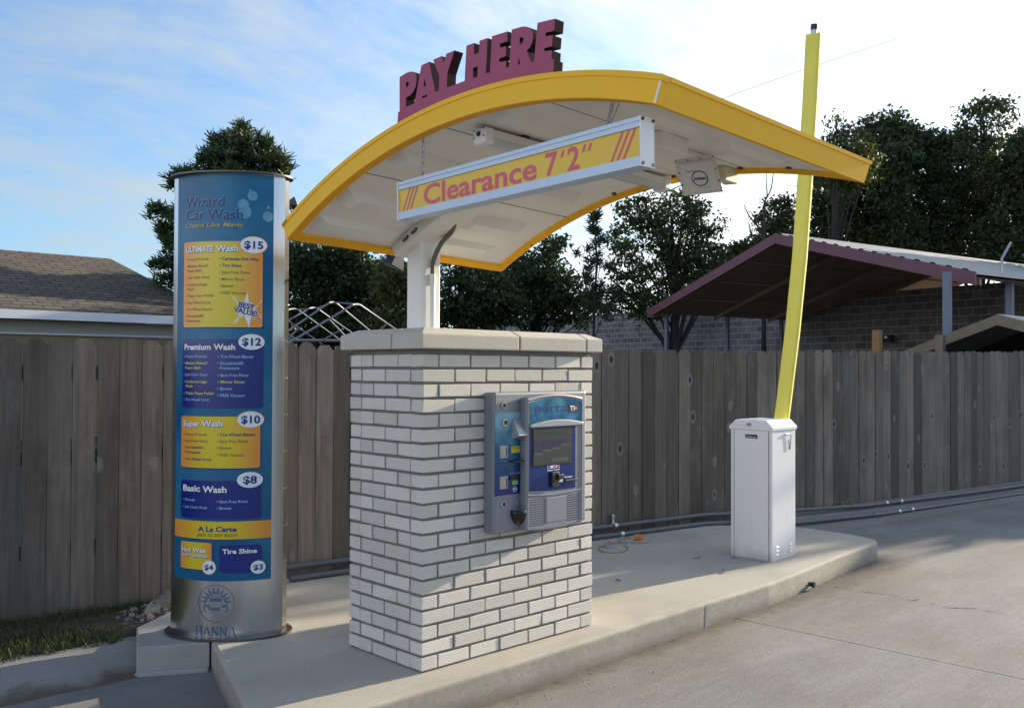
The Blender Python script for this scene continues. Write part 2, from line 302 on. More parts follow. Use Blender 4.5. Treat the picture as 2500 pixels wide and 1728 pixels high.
M_tan = mat('tan_wall', (0.30, 0.22, 0.13), 0.85, var=0.1, vscale=2)
M_block = mat('concrete_block', (0.1, 0.1, 0.1), 0.95, extra=block_x(0.406, 0.203, None, None))
M_redtrim = mat('faded_red_trim', (0.175, 0.075, 0.092), 0.6, var=0.15, vscale=2)
M_tin = mat('tin_roof', (0.30, 0.30, 0.295), 0.55, metal=0.3, var=0.12, vscale=3)
M_under = mat('rusty_underside', (0.37, 0.28, 0.215), 0.9, var=0.3, vscale=1.5)
M_post = mat('blue_grey_post', (0.16, 0.19, 0.24), 0.6, var=0.15, vscale=3)
M_oldwood = mat('old_timber', (0.20, 0.165, 0.12), 0.9, var=0.3, vscale=6)
M_orangewood = mat('fresh_timber', (0.32, 0.17, 0.07), 0.85, var=0.25, vscale=6)
M_orange = mat('orange_paper', (0.72, 0.20, 0.03), 0.6, var=0.4, vscale=40)
M_tubeg = mat('dull_tube', (0.22, 0.23, 0.24), 0.5, metal=0.4)
M_clampm = mat('dull_clamp', (0.5, 0.5, 0.5), 0.35, metal=0.8)
M_clear = mat('clear_tape', (0.36, 0.37, 0.37), 0.2)
M_pinktape = mat('pink_tape', (0.50, 0.30, 0.24), 0.3)
M_rubble = mat('rubble', (0.205, 0.182, 0.150), 0.95, island=0.45, bump=0.6, bscale=40)
M_wirey = mat('yellow_wire', (0.20, 0.15, 0.03), 0.5)
M_wirer = mat('red_wire', (0.40, 0.03, 0.03), 0.5)
M_deadleaf = mat('dead_leaf', (0.035, 0.025, 0.018), 0.8)
M_tyre = mat('rubber_mark', (0.11, 0.11, 0.11), 0.9)

# ---------------------------------------------------------------- mesh builder
class MB:
    def __init__(s): s.v = []; s.f = []; s.mi = []
    def add(s, vs, fs, mi=0):
        o = len(s.v); s.v += [tuple(map(float, p)) for p in vs]; s.f += [tuple(i+o for i in f) for f in fs]; s.mi += [mi]*len(fs); return s
    def hexa(s, b, t, mi=0):     # bottom 4, top 4 (both counter-clockwise from above)
        return s.add(list(b)+list(t), [(3, 2, 1, 0), (4, 5, 6, 7), (0, 1, 5, 4), (1, 2, 6, 5), (2, 3, 7, 6), (3, 0, 4, 7)], mi)
    def box(s, x0, x1, y0, y1, z0, z1, mi=0):
        return s.hexa([(x0, y0, z0), (x1, y0, z0), (x1, y1, z0), (x0, y1, z0)], [(x0, y0, z1), (x1, y0, z1), (x1, y1, z1), (x0, y1, z1)], mi)
    def obox(s, c, ax, ay, az, mi=0):  # oriented box: centre and three half vectors
        c, ax, ay, az = map(np.array, (c, ax, ay, az))
        return s.hexa([c-ax-ay-az, c+ax-ay-az, c+ax+ay-az, c-ax+ay-az], [c-ax-ay+az, c+ax-ay+az, c+ax+ay+az, c-ax+ay+az], mi)
    def prism(s, poly, h0, h1, fn=None, mi=0):   # poly in 2D, fn(x,y,h)->3D
        n = len(poly); fn = fn or (lambda x, y, h: (x, y, h))
        return s.add([fn(x, y, h0) for x, y in poly]+[fn(x, y, h1) for x, y in poly],
                     [tuple(range(n))[::-1], tuple(range(n, 2*n))]+[(i, (i+1) % n, n+(i+1) % n, n+i) for i in range(n)], mi)
    def tube(s, path, r, n=8, mi=0, caps=True, flat=1.0):
        P = [np.array(p, float) for p in path]; k = len(P); rr = r if hasattr(r, '__len__') else [r]*k; vs = []
        up = np.array([0.13, 0.21, 0.97])
        for i, p in enumerate(P):
            d = P[min(i+1, k-1)]-P[max(i-1, 0)]; d /= (np.linalg.norm(d)+1e-12)
            a = np.cross(d, up); 
            if np.linalg.norm(a) < 0.15: a = np.cross(d, np.array([1.0, 0.2, 0]))
            a /= np.linalg.norm(a); b = np.cross(d, a)
            for j in range(n):
                q = 2*math.pi*j/n; vs.append(p+rr[i]*(math.cos(q)*a+math.sin(q)*b*flat))
        fs = [(i*n+j, i*n+(j+1) % n, (i+1)*n+(j+1) % n, (i+1)*n+j) for i in range(k-1) for j in range(n)]
        if caps: fs += [tuple(range(n))[::-1], tuple(range((k-1)*n, k*n))]
        return s.add(vs, fs, mi)
    def cyl(s, a, b, r, n=14, mi=0): return s.tube([a, b], r, n, mi)
    def ball(s, c, r, n=8, mi=0, sc=(1, 1, 1)):
        vs = [(c[0], c[1], c[2]+r*sc[2])]; 
        for i in range(1, n):
            t = math.pi*i/n
            for j in range(2*n):
                q = math.pi*j/n; vs.append((c[0]+r*sc[0]*math.sin(t)*math.cos(q), c[1]+r*sc[1]*math.sin(t)*math.sin(q), c[2]+r*sc[2]*math.cos(t)))
        vs.append((c[0], c[1], c[2]-r*sc[2])); m2 = 2*n; L = len(vs)-1
        fs = [(0, 1+j, 1+(j+1) % m2) for j in range(m2)]+[(L, 1+(n-2)*m2+(j+1) % m2, 1+(n-2)*m2+j) for j in range(m2)]
        fs += [(1+i*m2+j, 1+(i+1)*m2+j, 1+(i+1)*m2+(j+1) % m2, 1+i*m2+(j+1) % m2) for i in range(n-2) for j in range(m2)]
        return s.add(vs, fs, mi)
    def build(s, name, mats, parent=None, smooth=None, bevel=0, world=True):
        vs = s.v
        if parent is not None and world:
            inv = ROOTM[parent.name]; vs = [tuple(inv@Vector(p)) for p in vs]
        me = bpy.data.meshes.new(name); me.from_pydata(vs, [], s.f); me.update()
        mats = mats if isinstance(mats, (list, tuple)) else [mats]
        for mm in mats: me.materials.append(mm)
        if len(mats) > 1: me.polygons.foreach_set('material_index', s.mi)
        bm = bmesh.new(); bm.from_mesh(me); bmesh.ops.recalc_face_normals(bm, faces=bm.faces); bm.to_mesh(me); bm.free()
        if smooth:
            me.shade_smooth()
            try: me.set_sharp_from_angle(angle=R_(smooth))
            except Exception: pass
        o = bpy.data.objects.new(name, me); COL.objects.link(o)
        if parent is not None: o.parent = parent; ROOTM[o.name] = ROOTM[parent.name]
        else: ROOTM[o.name] = Matrix.Identity(4)
        if bevel:
            bv = o.modifiers.new('edge', 'BEVEL'); bv.width = bevel; bv.segments = 2; bv.limit_method = 'ANGLE'; bv.angle_limit = R_(40)
        return o
ROOTM = {}
def thing(name, label, cat, loc=(0, 0, 0), rotz=0.0, group=None):
    o = bpy.data.objects.new(name, None); COL.objects.link(o); o.empty_display_size = 0.1
    o.location = loc; o.rotation_euler = (0, 0, rotz); o['label'] = label; o['category'] = cat
    if group: o['group'] = group
    ROOTM[o.name] = (Matrix.Translation(loc)@Matrix.Rotation(rotz, 4, 'Z')).inverted(); return o
def tag(o, label, cat, group=None):
    o['label'] = label; o['category'] = cat
    if group: o['group'] = group
    return o
def structure(o): o['kind'] = 'structure'; return o
def stuff(o): o['kind'] = 'stuff'; return o

# lettering
_gc = {}
def glyphs(txt, bold=0.0, shear=0.0):
    k = (txt, bold, shear)
    if k in _gc: return _gc[k]
    cu = bpy.data.curves.new('t', 'FONT'); cu.body = txt; cu.offset = bold; cu.shear = shear; cu.resolution_u = 3; cu.fill_mode = 'FRONT'
    ob = bpy.data.objects.new('t', cu); COL.objects.link(ob); dg = bpy.context.evaluated_depsgraph_get(); dg.update()
    me = bpy.data.meshes.new_from_object(ob.evaluated_get(dg)); vs = np.array([v.co[:2] for v in me.vertices]).reshape(-1, 2); fs = [tuple(p.vertices) for p in me.polygons]
    bpy.data.objects.remove(ob); bpy.data.curves.remove(cu); bpy.data.meshes.remove(me)
    _gc[k] = (vs, fs); return _gc[k]
CAPH = glyphs('H')[0][:, 1].max()
def put_text(mb, txt, x0, x1, zb, h, fn, layer=0.0, bold=0.0, shear=0.0, mi=0):
    vs, fs = glyphs(txt, bold, shear)
    a, b = vs[:, 0].min(), vs[:, 0].max(); sx = (x1-x0)/(b-a); sz = h/CAPH
    mb.add([fn(x0+(x-a)*sx, zb+y*sz, layer) for x, y in vs], fs, mi)
def fill_outline(outer, holes, depth, fn):
    """flat outline with holes -> solid, via a filled 2D curve"""
    cu = bpy.data.curves.new('o', 'CURVE'); cu.dimensions = '2D'; cu.fill_mode = 'NONE' if depth is None else 'BOTH'; cu.extrude = depth/2
    for poly in [outer]+holes:
        sp = cu.splines.new('POLY'); sp.points.add(len(poly)-1); sp.use_cyclic_u = True
        for p, (x, y) in zip(sp.points, poly): p.co = (x, y, 0, 1)
    ob = bpy.data.objects.new('o', cu); COL.objects.link(ob); dg = bpy.context.evaluated_depsgraph_get(); dg.update()
    me = bpy.data.meshes.new_from_object(ob.evaluated_get(dg))
    vs = [fn(*v.co) for v in me.vertices]; fs = [tuple(p.vertices) for p in me.polygons]
    nz = [abs(p.normal.z) for p in me.polygons]
    bpy.data.objects.remove(ob); bpy.data.curves.remove(cu); bpy.data.meshes.remove(me); return vs, fs, nz


# ================================================================ SETTING
ZG = -0.15
b = MB(); b.add([(-600, -600, ZG-0.02), (600, -600, ZG-0.02), (600, 600, ZG-0.02), (-600, 600, ZG-0.02)], [(0, 1, 2, 3)])
structure(b.build('ground', M_soil))
# driveway slabs: concrete sheet, real gaps at the joints
def slab(poly): 
    bb.prism(poly, ZG-0.015, ZG)
bb = MB()
j1a, j1b = hit(1700, 1402, 2, ZG), hit(2032, 1472, 2, ZG); jd = (j1b-j1a)[:2]; jd /= np.linalg.norm(jd); jn = np.array([-jd[1], jd[0]])
def along(p0, t, off=0): q = p0[:2]+jd*t+jn*off; return (q[0], q[1])
far = 60
L0, L1 = along(j1a, -2.5, 0.004), along(j1a, 40, 0.004); K0, K1 = along(j1a, -2.5, -0.004), along(j1a, 40, -0.004)
slab([K0, K1, (-60, -60), (-60, 1.34), (-1.0, 1.34), (-0.35, 1.25)])
slab([L0, (6.0, 1.7), (60, fence_y(60)-.4), (60, -60), L1])
dr = structure(bb.build('driveway', M_drive))
# raised island
isl = [(-0.458, 1.211), (-0.60, 0.80), (-0.70, 0.50), (-0.82, 0.16), (-0.93, 0.02), (-0.93, -0.06), (-0.86, -0.13), (-0.72, -0.165), (-0.35, -0.178), (0.39, -0.178), (0.90, -0.172), (1.40, -0.160), (2.10, -0.145), (2.50, -0.142), (2.85, -0.138), (3.43, -0.085), (4.02, -0.020), (4.67, 0.035), (4.90, 0.058), (4.99, 0.115), (5.037, 0.215), (5.085, 0.47), (5.10, 0.92), (4.75, 1.22), (4.55, 1.62), (4.5, fence_y(4.5)+.05), (0.0, fence_y(0)+.05), (-0.30, 1.95), (-0.1, 1.42)]
b = MB(); b.prism(isl, ZG-0.05, 0.0); o = structure(b.build('raised_pavement', M_conc, bevel=0.018)); o.modifiers['edge'].segments = 3; o.modifiers['edge'].angle_limit = R_(60)
# corner pad under the price column, and old kerb on the left
b = MB(); b.prism([(-0.799, 1.337), (-0.480, 1.172), (-0.465, 1.225), (-0.11, 1.43), (-0.31, 1.955), (-0.645, 1.715)], ZG-0.05, -0.003)
b.prism([(-0.815, 1.325), (-0.500, 1.150), (-0.485, 1.180), (-0.80, 1.345)], ZG-0.05, ZG+0.022)
structure(b.build('corner_pad', M_pad, bevel=0.008))
b = MB(); xs = np.linspace(-6, -0.55, 42); prof = [(1.29, ZG-0.03), (1.335, ZG+0.012), (1.42, ZG+0.035), (1.60, -0.058), (1.68, -0.045), (1.78, -0.06), (1.80, -0.2)]
vs = []; 
for x in xs:
    for y, z in prof: vs.append((x, y+0.02*math.sin(x*3.1)+RNG.normal(0, 0.006)+0.10*(x+0.8)*0.1, z+RNG.normal(0, 0.003)))
k = len(prof); b.add(vs, [(i*k+j, (i+1)*k+j, (i+1)*k+j+1, i*k+j+1) for i in range(len(xs)-1) for j in range(k-1)])
b.add([vs[-k+j] for j in range(k)], [tuple(range(k))])
structure(b.build('kerb', M_kerb, smooth=50))
b = MB(); b.add([(-7, 1.7, -0.055), (-0.5, 1.7, -0.055), (-0.2, 1.95, -0.03), (0.0, 2.5, -0.02), (-7, 3.6, -0.05)], [(0, 1, 2, 3, 4)])
structure(b.build('soil', M_soil))
# concrete footing strip along the fence on the right
b = MB()
for x0, x1 in [(4.4, 20)]:
    n = 24; vs = []
    for i in range(n+1):
        x = x0+(x1-x0)*i/n; y = fence_y(x); k = min(1, max(0, (x-4.4)/1.2))
        for off, z in ((-0.06, -0.02), (0.06, -0.03), (0.22+0.06*k, -0.085), (0.50, ZG-0.004)): vs.append((x+FNRM[0]*off, y+FNRM[1]*off, z))
    b.add(vs, [(i*4+j, (i+1)*4+j, (i+1)*4+j+1, i*4+j+1) for i in range(n) for j in range(3)])
structure(b.build('concrete_footing', M_drive, smooth=40))
# grass
gv, gf = [], []
for i in range(19000):
    x = -5.2+5.05*RNG.random()**0.8; y0 = 1.66+0.02*math.sin(x*3.1); y1 = fence_y(x)-0.01
    y = y0+(y1-y0)*RNG.random()
    if x > -0.75 and y < 1.75+1.2*(x+0.75): continue
    if x > -0.36: continue
    patch = 0.5+0.5*math.sin(x*5.3+1.2*math.sin(y*7))*math.cos(y*4.1+x*2.2)
    if RNG.random() > 0.55+0.45*patch: continue
    h = 0.018+0.045*RNG.random()**2*(0.4+patch)+(0.03 if y > y1-0.15 else 0); a = RNG.random()*6.28; w = 0.0025+0.0025*RNG.random(); l = (RNG.random(2)-0.5)*h*1.3
    n0 = len(gv); ca, sa = math.cos(a)*w, math.sin(a)*w; z = -0.056
    gv += [(x-ca, y-sa, z), (x+ca, y+sa, z), (x+ca*.7+l[0]*.5, y+sa*.7+l[1]*.5, z+h*.6), (x-ca*.7+l[0]*.5, y-sa*.7+l[1]*.5, z+h*.6), (x+l[0], y+l[1], z+h)]
    gf += [(n0, n0+1, n0+2, n0+3), (n0+3, n0+2, n0+4)]
b = MB(); b.add(gv, gf); o = stuff(b.build('grass', M_grass)); o['label'] = 'short dark grass growing between the old kerb and the fence'; o['category'] = 'grass'
# broken concrete heap
b = MB()
for i in range(420):
    t = RNG.random(); x = -0.66+0.58*t; y = 1.90+0.30*RNG.random()+0.05*t; z = -0.055+0.12*max(0, (1-abs(t-0.75)*1.2))*RNG.random()**0.7*max(0.2, 1-abs(y-2.08)*4)
    r = 0.006+0.020*RNG.random()**3; n0 = [(x+RNG.normal(0, r*.25)+r*math.cos(a)*c, y+RNG.normal(0, r*.25)+r*math.sin(a)*c, z+zz_*r) for zz_, c in ((-.6, .7), (0.2, 1.0), (.7, .45)) for a in (0.2, 1.5, 2.7, 3.9, 5.2)]
    b.add(n0, [(0, 1, 2, 3, 4), (10, 11, 12, 13, 14)]+[(k*5+j, k*5+(j+1) % 5, k*5+5+(j+1) % 5, k*5+5+j) for k in range(2) for j in range(5)])
for cx2, cy2, cz2, r in ((-0.30, 2.06, 0.0, 0.085), (-0.20, 2.10, 0.01, 0.075), (-0.40, 2.05, -0.02, 0.06), (-0.12, 2.07, 0.0, 0.07)):
    n0 = [(cx2+r*1.3*math.cos(q)*cc_*(1+RNG.normal(0, .16)), cy2+r*math.sin(q)*cc_*(1+RNG.normal(0, .16)), cz2+zq*r*(1+RNG.normal(0, .2))) for zq, cc_ in ((-.7, .9), (0.1, 1.0), (.55, .72), (.8, .3)) for q in np.linspace(0, 2*math.pi, 9, endpoint=False)]
    b.add(n0, [tuple(range(9)), tuple(range(27, 36))]+[(k*9+j, k*9+(j+1) % 9, k*9+9+(j+1) % 9, k*9+9+j) for k in range(3) for j in range(9)])
o = stuff(b.build('rubble', M_rubble)); o['label'] = 'heap of broken concrete behind the price column'; o['category'] = 'rubble'

# ================================================================ FENCE
root = thing('wooden_fence', 'tall weathered grey board fence with dog eared tops running behind the island', 'fence', (1.0, fence_y(1.0), 0))
b = MB(); x = -6.0; i = 0
while x < 24:
    w = 0.1325 if x < 2.6 else 0.1565
    w *= 1+0.02*RNG.normal(); gap = 0.0055 if RNG.random() < 0.7 else 0.010
    zt = 1.60+0.02*min(1, max(0, (x-2)/3))+max(0, x-5)*0.012+RNG.normal(0, 0.006); z0 = -0.10 if x < -0.2 else (-0.01 if x < 4.5 else -0.06)
    ww = w-gap; c = 0.040; tilt = RNG.normal(0, 0.004); off = RNG.normal(0, 0.0025)
    poly = [(0, z0), (ww, z0), (ww+tilt, zt-c), (ww-c*0.85+tilt, zt), (c*0.85+tilt, zt), (tilt, zt-c)]
    b.prism(poly, 0, 0.017, lambda px, pz, h, x=x, off=off: (x+FDIR[0]*px-FNRM[0]*(h+off), fence_y(x)+FDIR[1]*px-FNRM[1]*(h+off), pz))
    x += w*FDIR[0]; i += 1
b.build('board_panel', M_wood, root)
for z in (0.35, 0.9, 1.40):
    b = MB(); pts = [(-6, fence_y(-6)), (24, fence_y(24))]
    c = np.array([9, fence_y(9), z]); n3 = np.array([FNRM[0], FNRM[1], 0]); c = c-n3*0.045
    b.obox(c, np.array([FDIR[0], FDIR[1], 0])*15.1, n3*0.019, (0, 0, 0.044)); b.build('rail', M_wood, root)

# ================================================================ BRICK PILLAR
IN = 0.0254; KZ = 1.0567
root = thing('brick_pillar', 'white speckled brick pillar with cast stone cap that carries the pay terminal', 'pillar', (0.6, 0.3, 0))
PX, PY = 47.625*IN, 23.625*IN; CO_H = 2.6667*IN*KZ; BH = 2.165*IN*KZ; Z0 = 0.375*IN*KZ
b = MB()
def brick(x0, x1, y0, y1, z0):
    j = lambda s=0.0011: RNG.normal(0, s)
    x0 += 0.0008 if x0 > 0.001 else 0; x1 -= 0.0008 if x1 < PX-0.001 else 0; y0 += 0.0008 if y0 > 0.001 else 0; y1 -= 0.0008 if y1 < PY-0.001 else 0
    pr = [RNG.normal(0, 0.0008) for _ in range(2)]
    bt = [(x0+j(), y0+j()+pr[0], z0+j()), (x1+j(), y0+j()+pr[0], z0+j()), (x1+j(), y1+j(), z0+j()), (x0+j(), y1+j(), z0+j())]
    b.hexa(bt, [(p[0]+j(), p[1]+j(), z0+BH+j()) for p in bt])
L8, D4 = 8*IN, 3.625*IN
for r in range(21):
    z = Z0+(20-r)*CO_H
    odd = (r % 2 == 0)           # rows 1,3,.. show a header on the long face at the corner
    fl = ([(0, 3.625)]+[(4+8*k, 4+8*k+7.625) for k in range(5)]+[(44, 47.625)]) if odd else [(8*k, 8*k+7.625) for k in range(6)]
    sl = [(8*k, 8*k+7.625) for k in range(3)] if odd else [(0, 3.625), (4, 11.625), (12, 19.625), (20, 23.625)]
    for a, c in fl:
        for y0, y1 in ((0, D4), (PY-D4, PY)):
            brick(a*IN, c*IN, y0, y1, z)
    for a, c in sl:
        a2, c2 = a*IN, c*IN
        if a == 0 or c > 23: continue
        brick(0, D4, a2, c2, z); brick(PX-D4, PX, a2, c2, z)
# corners of the stretcher rows on the short sides share the corner bricks; close the wide ones
for r in range(0, 21, 2):
    z = Z0+(20-r)*CO_H
    for y0, y1 in ((D4+0.0005, 7.625*IN), (16*IN, PY-D4-0.0005)):
        brick(0, D4, y0, y1, z); brick(PX-D4, PX, y0, y1, z)
b.build('brick_wall', M_brick, root, bevel=0.0022)
b = MB(); e = 0.008; b.box(e, PX-e, e, PY-e, 0, Z0+21*CO_H+0.022); b.build('mortar', M_mortar, root)
ZC = Z0+21*CO_H+0.014; OV = 1.6*IN
def cap_piece(x0, x1, y0, y1, cx0, cx1, cy0, cy1):
    z1, z2 = ZC+0.072, ZC+0.102; c = 0.068
    b = MB(); b.hexa([(x0, y0, ZC), (x1, y0, ZC), (x1, y1, ZC), (x0, y1, ZC)], [(x0, y0, z1), (x1, y0, z1), (x1, y1, z1), (x0, y1, z1)])
    t = [(x0+c*cx0, y0+c*cy0, z2), (x1-c*cx1, y0+c*cy0, z2), (x1-c*cx1, y1-c*cy1, z2), (x0+c*cx0, y1-c*cy1, z2)]
    b2 = MB(); b2.add(b.v[:4]+b.v[4:]+t, [(3, 2, 1, 0), (0, 1, 5, 4), (1, 2, 6, 5), (2, 3, 7, 6), (3, 0, 4, 7), (4, 5, 9, 8), (5, 6, 10, 9), (6, 7, 11, 10), (7, 4, 8, 11), (8, 9, 10, 11)])
    b2.build('stone_cap', M_stone, root, bevel=0.006)
X0, X1, Y0, Y1 = -OV, PX+OV, -OV, PY+OV
g = 0.0045; ym = 0.20; xa, xb = 0.60, 1.115
cap_piece(X0, xa-g, Y0, ym-g, 1, 0, 1, 0); cap_piece(xa+g, xb-g, Y0, ym-g, 0, 0, 1, 0); cap_piece(xb+g, X1, Y0, ym-g, 0, 1, 1, 0)
cap_piece(X0, xa-g, ym+g, Y1, 1, 0, 0, 1); cap_piece(xa+g, xb-g, ym+g, Y1, 0, 0, 0, 1); cap_piece(xb+g, X1, ym+g, Y1, 0, 1, 0, 1)
b = MB(); b.box(X0+0.012, X1-0.012, Y0+0.012, Y1-0.012, ZC+0.004, ZC+0.06); b.build('cap_mortar', M_mortar, root)

# ================================================================ CANOPY
CO = np.array([-0.45, -0.858, 2.477]); CR_ = 2.802; CT = 0.087; CL = 1.399; TH0, TH1 = -0.510, 0.319
ca, sa = math.cos(-0.005), math.sin(-0.005); cb_, sb_ = math.cos(0.036), math.sin(0.036)
CM = np.array([[ca, -sa, 0], [sa, ca, 0], [0, 0, 1]])@np.array([[cb_, 0, sb_], [0, 1, 0], [-sb_, 0, cb_]])
def can(lx, th, r): return CO+CM@np.array([lx, -r*math.sin(th), r*math.cos(th)-CR_])
def cbox(b, x0, x1, t0, t1, r0, r1, n=40, mi=0):
    vs = []
    for i in range(n+1):
        t = t0+(t1-t0)*i/n
        vs += [can(x0, t, r0), can(x1, t, r0), can(x1, t, r1), can(x0, t, r1)]
    fs = [(i*4+j, i*4+(j+1) % 4, i*4+4+(j+1) % 4, i*4+4+j) for i in range(n) for j in range(4)]+[(0, 1, 2, 3), (n*4+3, n*4+2, n*4+1, n*4)]
    b.add(vs, fs, mi)
root = thing('pay_canopy', 'arched yellow and white canopy on a square post rising from the brick pillar', 'canopy', (0.25, 0.31, ZC+0.10))
RB = CR_-CT; dth = 0.045/CR_
b = MB(); cbox(b, 0, 0.042, TH0, TH1, RB, CR_); b.build('fascia', M_yellow, root, smooth=30)
b = MB(); cbox(b, CL-0.042, CL, TH0, TH1, RB, CR_); b.build('fascia', M_yellow, root, smooth=30)
b = MB(); cbox(b, 0.0425, CL-0.0425, TH1-dth, TH1, RB, CR_, 2); b.build('fascia', M_yellow, root)
b = MB(); cbox(b, 0.0425, CL-0.0425, TH0, TH0+dth, RB, CR_, 2); b.build('fascia', M_yellow, root)
b = MB(); cbox(b, -0.004, 0.0415, TH0, TH1+0.0012, CR_-0.016, CR_+0.003); cbox(b, 0.0418, CL+0.004, TH1-dth, TH1+0.0016, CR_-0.010, CR_+0.004, 2)
cbox(b, -0.004, CL, TH0-0.0012, TH0+dth, CR_-0.016, CR_+0.002, 2); b.build('drip_edge', M_yellow, root, smooth=30)
b = MB(); cbox(b, -0.002, 0.003, TH1-0.0008, TH1+0.0010, RB, CR_-0.018, 2); b.build('corner_seam', M_white, root)
b = MB(); cbox(b, 0.042, CL-0.042, TH0+dth, TH1-dth, CR_-0.014, CR_-0.002); b.build('roof_panel', M_white, root, smooth=30)
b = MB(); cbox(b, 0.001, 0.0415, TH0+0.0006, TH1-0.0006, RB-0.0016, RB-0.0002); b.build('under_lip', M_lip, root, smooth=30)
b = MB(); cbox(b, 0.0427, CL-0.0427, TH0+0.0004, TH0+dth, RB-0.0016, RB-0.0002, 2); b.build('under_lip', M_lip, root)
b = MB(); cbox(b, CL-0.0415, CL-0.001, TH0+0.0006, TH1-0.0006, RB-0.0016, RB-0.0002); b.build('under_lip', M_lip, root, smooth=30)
RC = CR_-0.070
b = MB(); cbox(b, 0.042, CL-0.042, TH0+dth, TH1-dth, RC, RC+0.004); b.build('ceiling', M_ceil, root, smooth=30)
for th in (-0.29, -0.09, 0.115):
    b = MB(); cbox(b, 0.043, CL-0.043, th-0.0011, th+0.0011, RC-0.0012, RC-0.0001, 1); b.build('panel_seam', mat('seam_shadow', (0.20, 0.19, 0.17), 0.8), root)
def rib(tc, wt, h, x0, x1, slope=0.06):     # hat channel across the ceiling, ends sloped back
    b = MB(); w0, w1 = wt/CR_, wt*0.62/CR_; hh = RC-h
    A = [can(x0, tc-w0/2, RC), can(x0, tc+w0/2, RC), can(x1, tc+w0/2, RC), can(x1, tc-w0/2, RC)]
    B = [can(x0+slope, tc-w1/2, hh), can(x0+slope, tc+w1/2, hh), can(x1-slope, tc+w1/2, hh), can(x1-slope, tc-w1/2, hh)]
    b.hexa(B, A); return b.build('ceiling_rib', M_ceil, root)
for tc, wt, h in ((-0.455, 0.11, 0.030), (-0.365, 0.12, 0.050), (-0.215, 0.12, 0.045), (0.02, 0.12, 0.036), (0.205, 0.12, 0.026)):
    rib(tc, wt, h, 0.065, 0.575); rib(tc, wt, h, 0.775, CL-0.20)
# carrying beam along the arch and the post
b = MB(); bx0, bx1 = 0.585, 0.765
cbox(b, bx0, bx1, -0.492, 0.16, RC-0.062, RC-0.0005, 30); b.build('beam', M_ceil, root, smooth=30, bevel=0.004)
for th in (-0.447, -0.419):
    p = can(bx0-0.001, th, RC-0.030); q = can(bx0-0.003, th, RC-0.030); t1 = can(bx0, th+0.0085, RC-0.030)-can(bx0, th-0.0085, RC-0.030); up = can(bx0, th, RC-0.012)-can(bx0, th, RC-0.048)
    b = MB(); n = 16; ring = [p+t1*0.62*math.cos(2*math.pi*i/n)+up*0.30*math.sin(2*math.pi*i/n) for i in range(n)]
    ring2 = [x+(q-p) for x in ring]; b.add(ring+ring2, [tuple(range(n)), tuple(range(n, 2*n))]+[(i, (i+1) % n, n+(i+1) % n, n+i) for i in range(n)])
    b.build('access_hole', M_black, root)
    for s in (-0.22, 0.2): b = MB(); c = p+t1*s+(q-p)*1.5; b.tube([c, c+(q-p)*4], 0.0075, 6); b.build('bolt', M_galv, root)
CX0, CX1, CY0, CY1 = 0.186, 0.314, 0.258, 0.372
ztop = lambda y: can(0.68, math.asin((CO[1]-y)/CR_), RC-0.062)[2]
b = MB(); b.hexa([(CX0, CY0, ZC+0.09), (CX1, CY0, ZC+0.09), (CX1, CY1, ZC+0.09), (CX0, CY1, ZC+0.09)], [(CX0, CY0, ztop(CY0)-0.001), (CX1, CY0, ztop(CY0)-0.001), (CX1, CY1, ztop(CY1)-0.001), (CX0, CY1, ztop(CY1)-0.001)])
b.build('post', M_white, root, bevel=0.006)
b = MB(); b.box(CX0-0.05, CX1+0.05, CY0-0.05, CY1+0.05, ZC+0.090, ZC+0.104); b.build('base_plate', M_white, root)
# flexible conduit: up the face of the post, across to the beam
cxp = 0.250; cyp = CY0-0.016
pe = can(0.70, -0.335, RC-0.03); zk = 1.955
pth = [(cxp, cyp, ZC+0.11), (cxp, cyp, 1.86)]
b = MB(); b.tube(pth, 0.0125, 10); b.tube([(cxp, cyp, 1.86), (cxp, cyp, 1.915)], 0.0165, 10); b.build('conduit', M_white, root, smooth=40)
ctrl = [np.array(p) for p in ((cxp, cyp, 1.915), (cxp+0.005, cyp-0.004, 1.99), (cxp+0.02, cyp-0.045, 2.07), (cxp+0.03, cyp-0.115, 2.125), tuple(pe+np.array([-0.0, 0.01, -0.012])), tuple(pe+np.array([0.02, -0.03, 0.02])))]
sp = []
for i in range(len(ctrl)-1):
    p0, p1, p2, p3 = ctrl[max(i-1, 0)], ctrl[i], ctrl[i+1], ctrl[min(i+2, len(ctrl)-1)]
    for t in np.linspace(0, 1, 10, endpoint=False): sp.append(0.5*((2*p1)+(-p0+p2)*t+(2*p0-5*p1+4*p2-p3)*t*t+(-p0+3*p1-3*p2+p3)*t**3))
sp.append(ctrl[-1]); b = MB(); b.tube(sp, [0.0115+0.0012*(i % 2) for i in range(len(sp))], 10); b.build('flexible_conduit', M_flex, root, smooth=60)
for lx, th in ((1.335, 0.11), (1.323, 0.203), (1.334, -0.024), (1.334, -0.16)):
    p = can(lx, th, RC); b = MB(); b.tube([p, can(lx, th, RC-0.008)], 0.012, 10); b.build('bolt', M_dark, root)

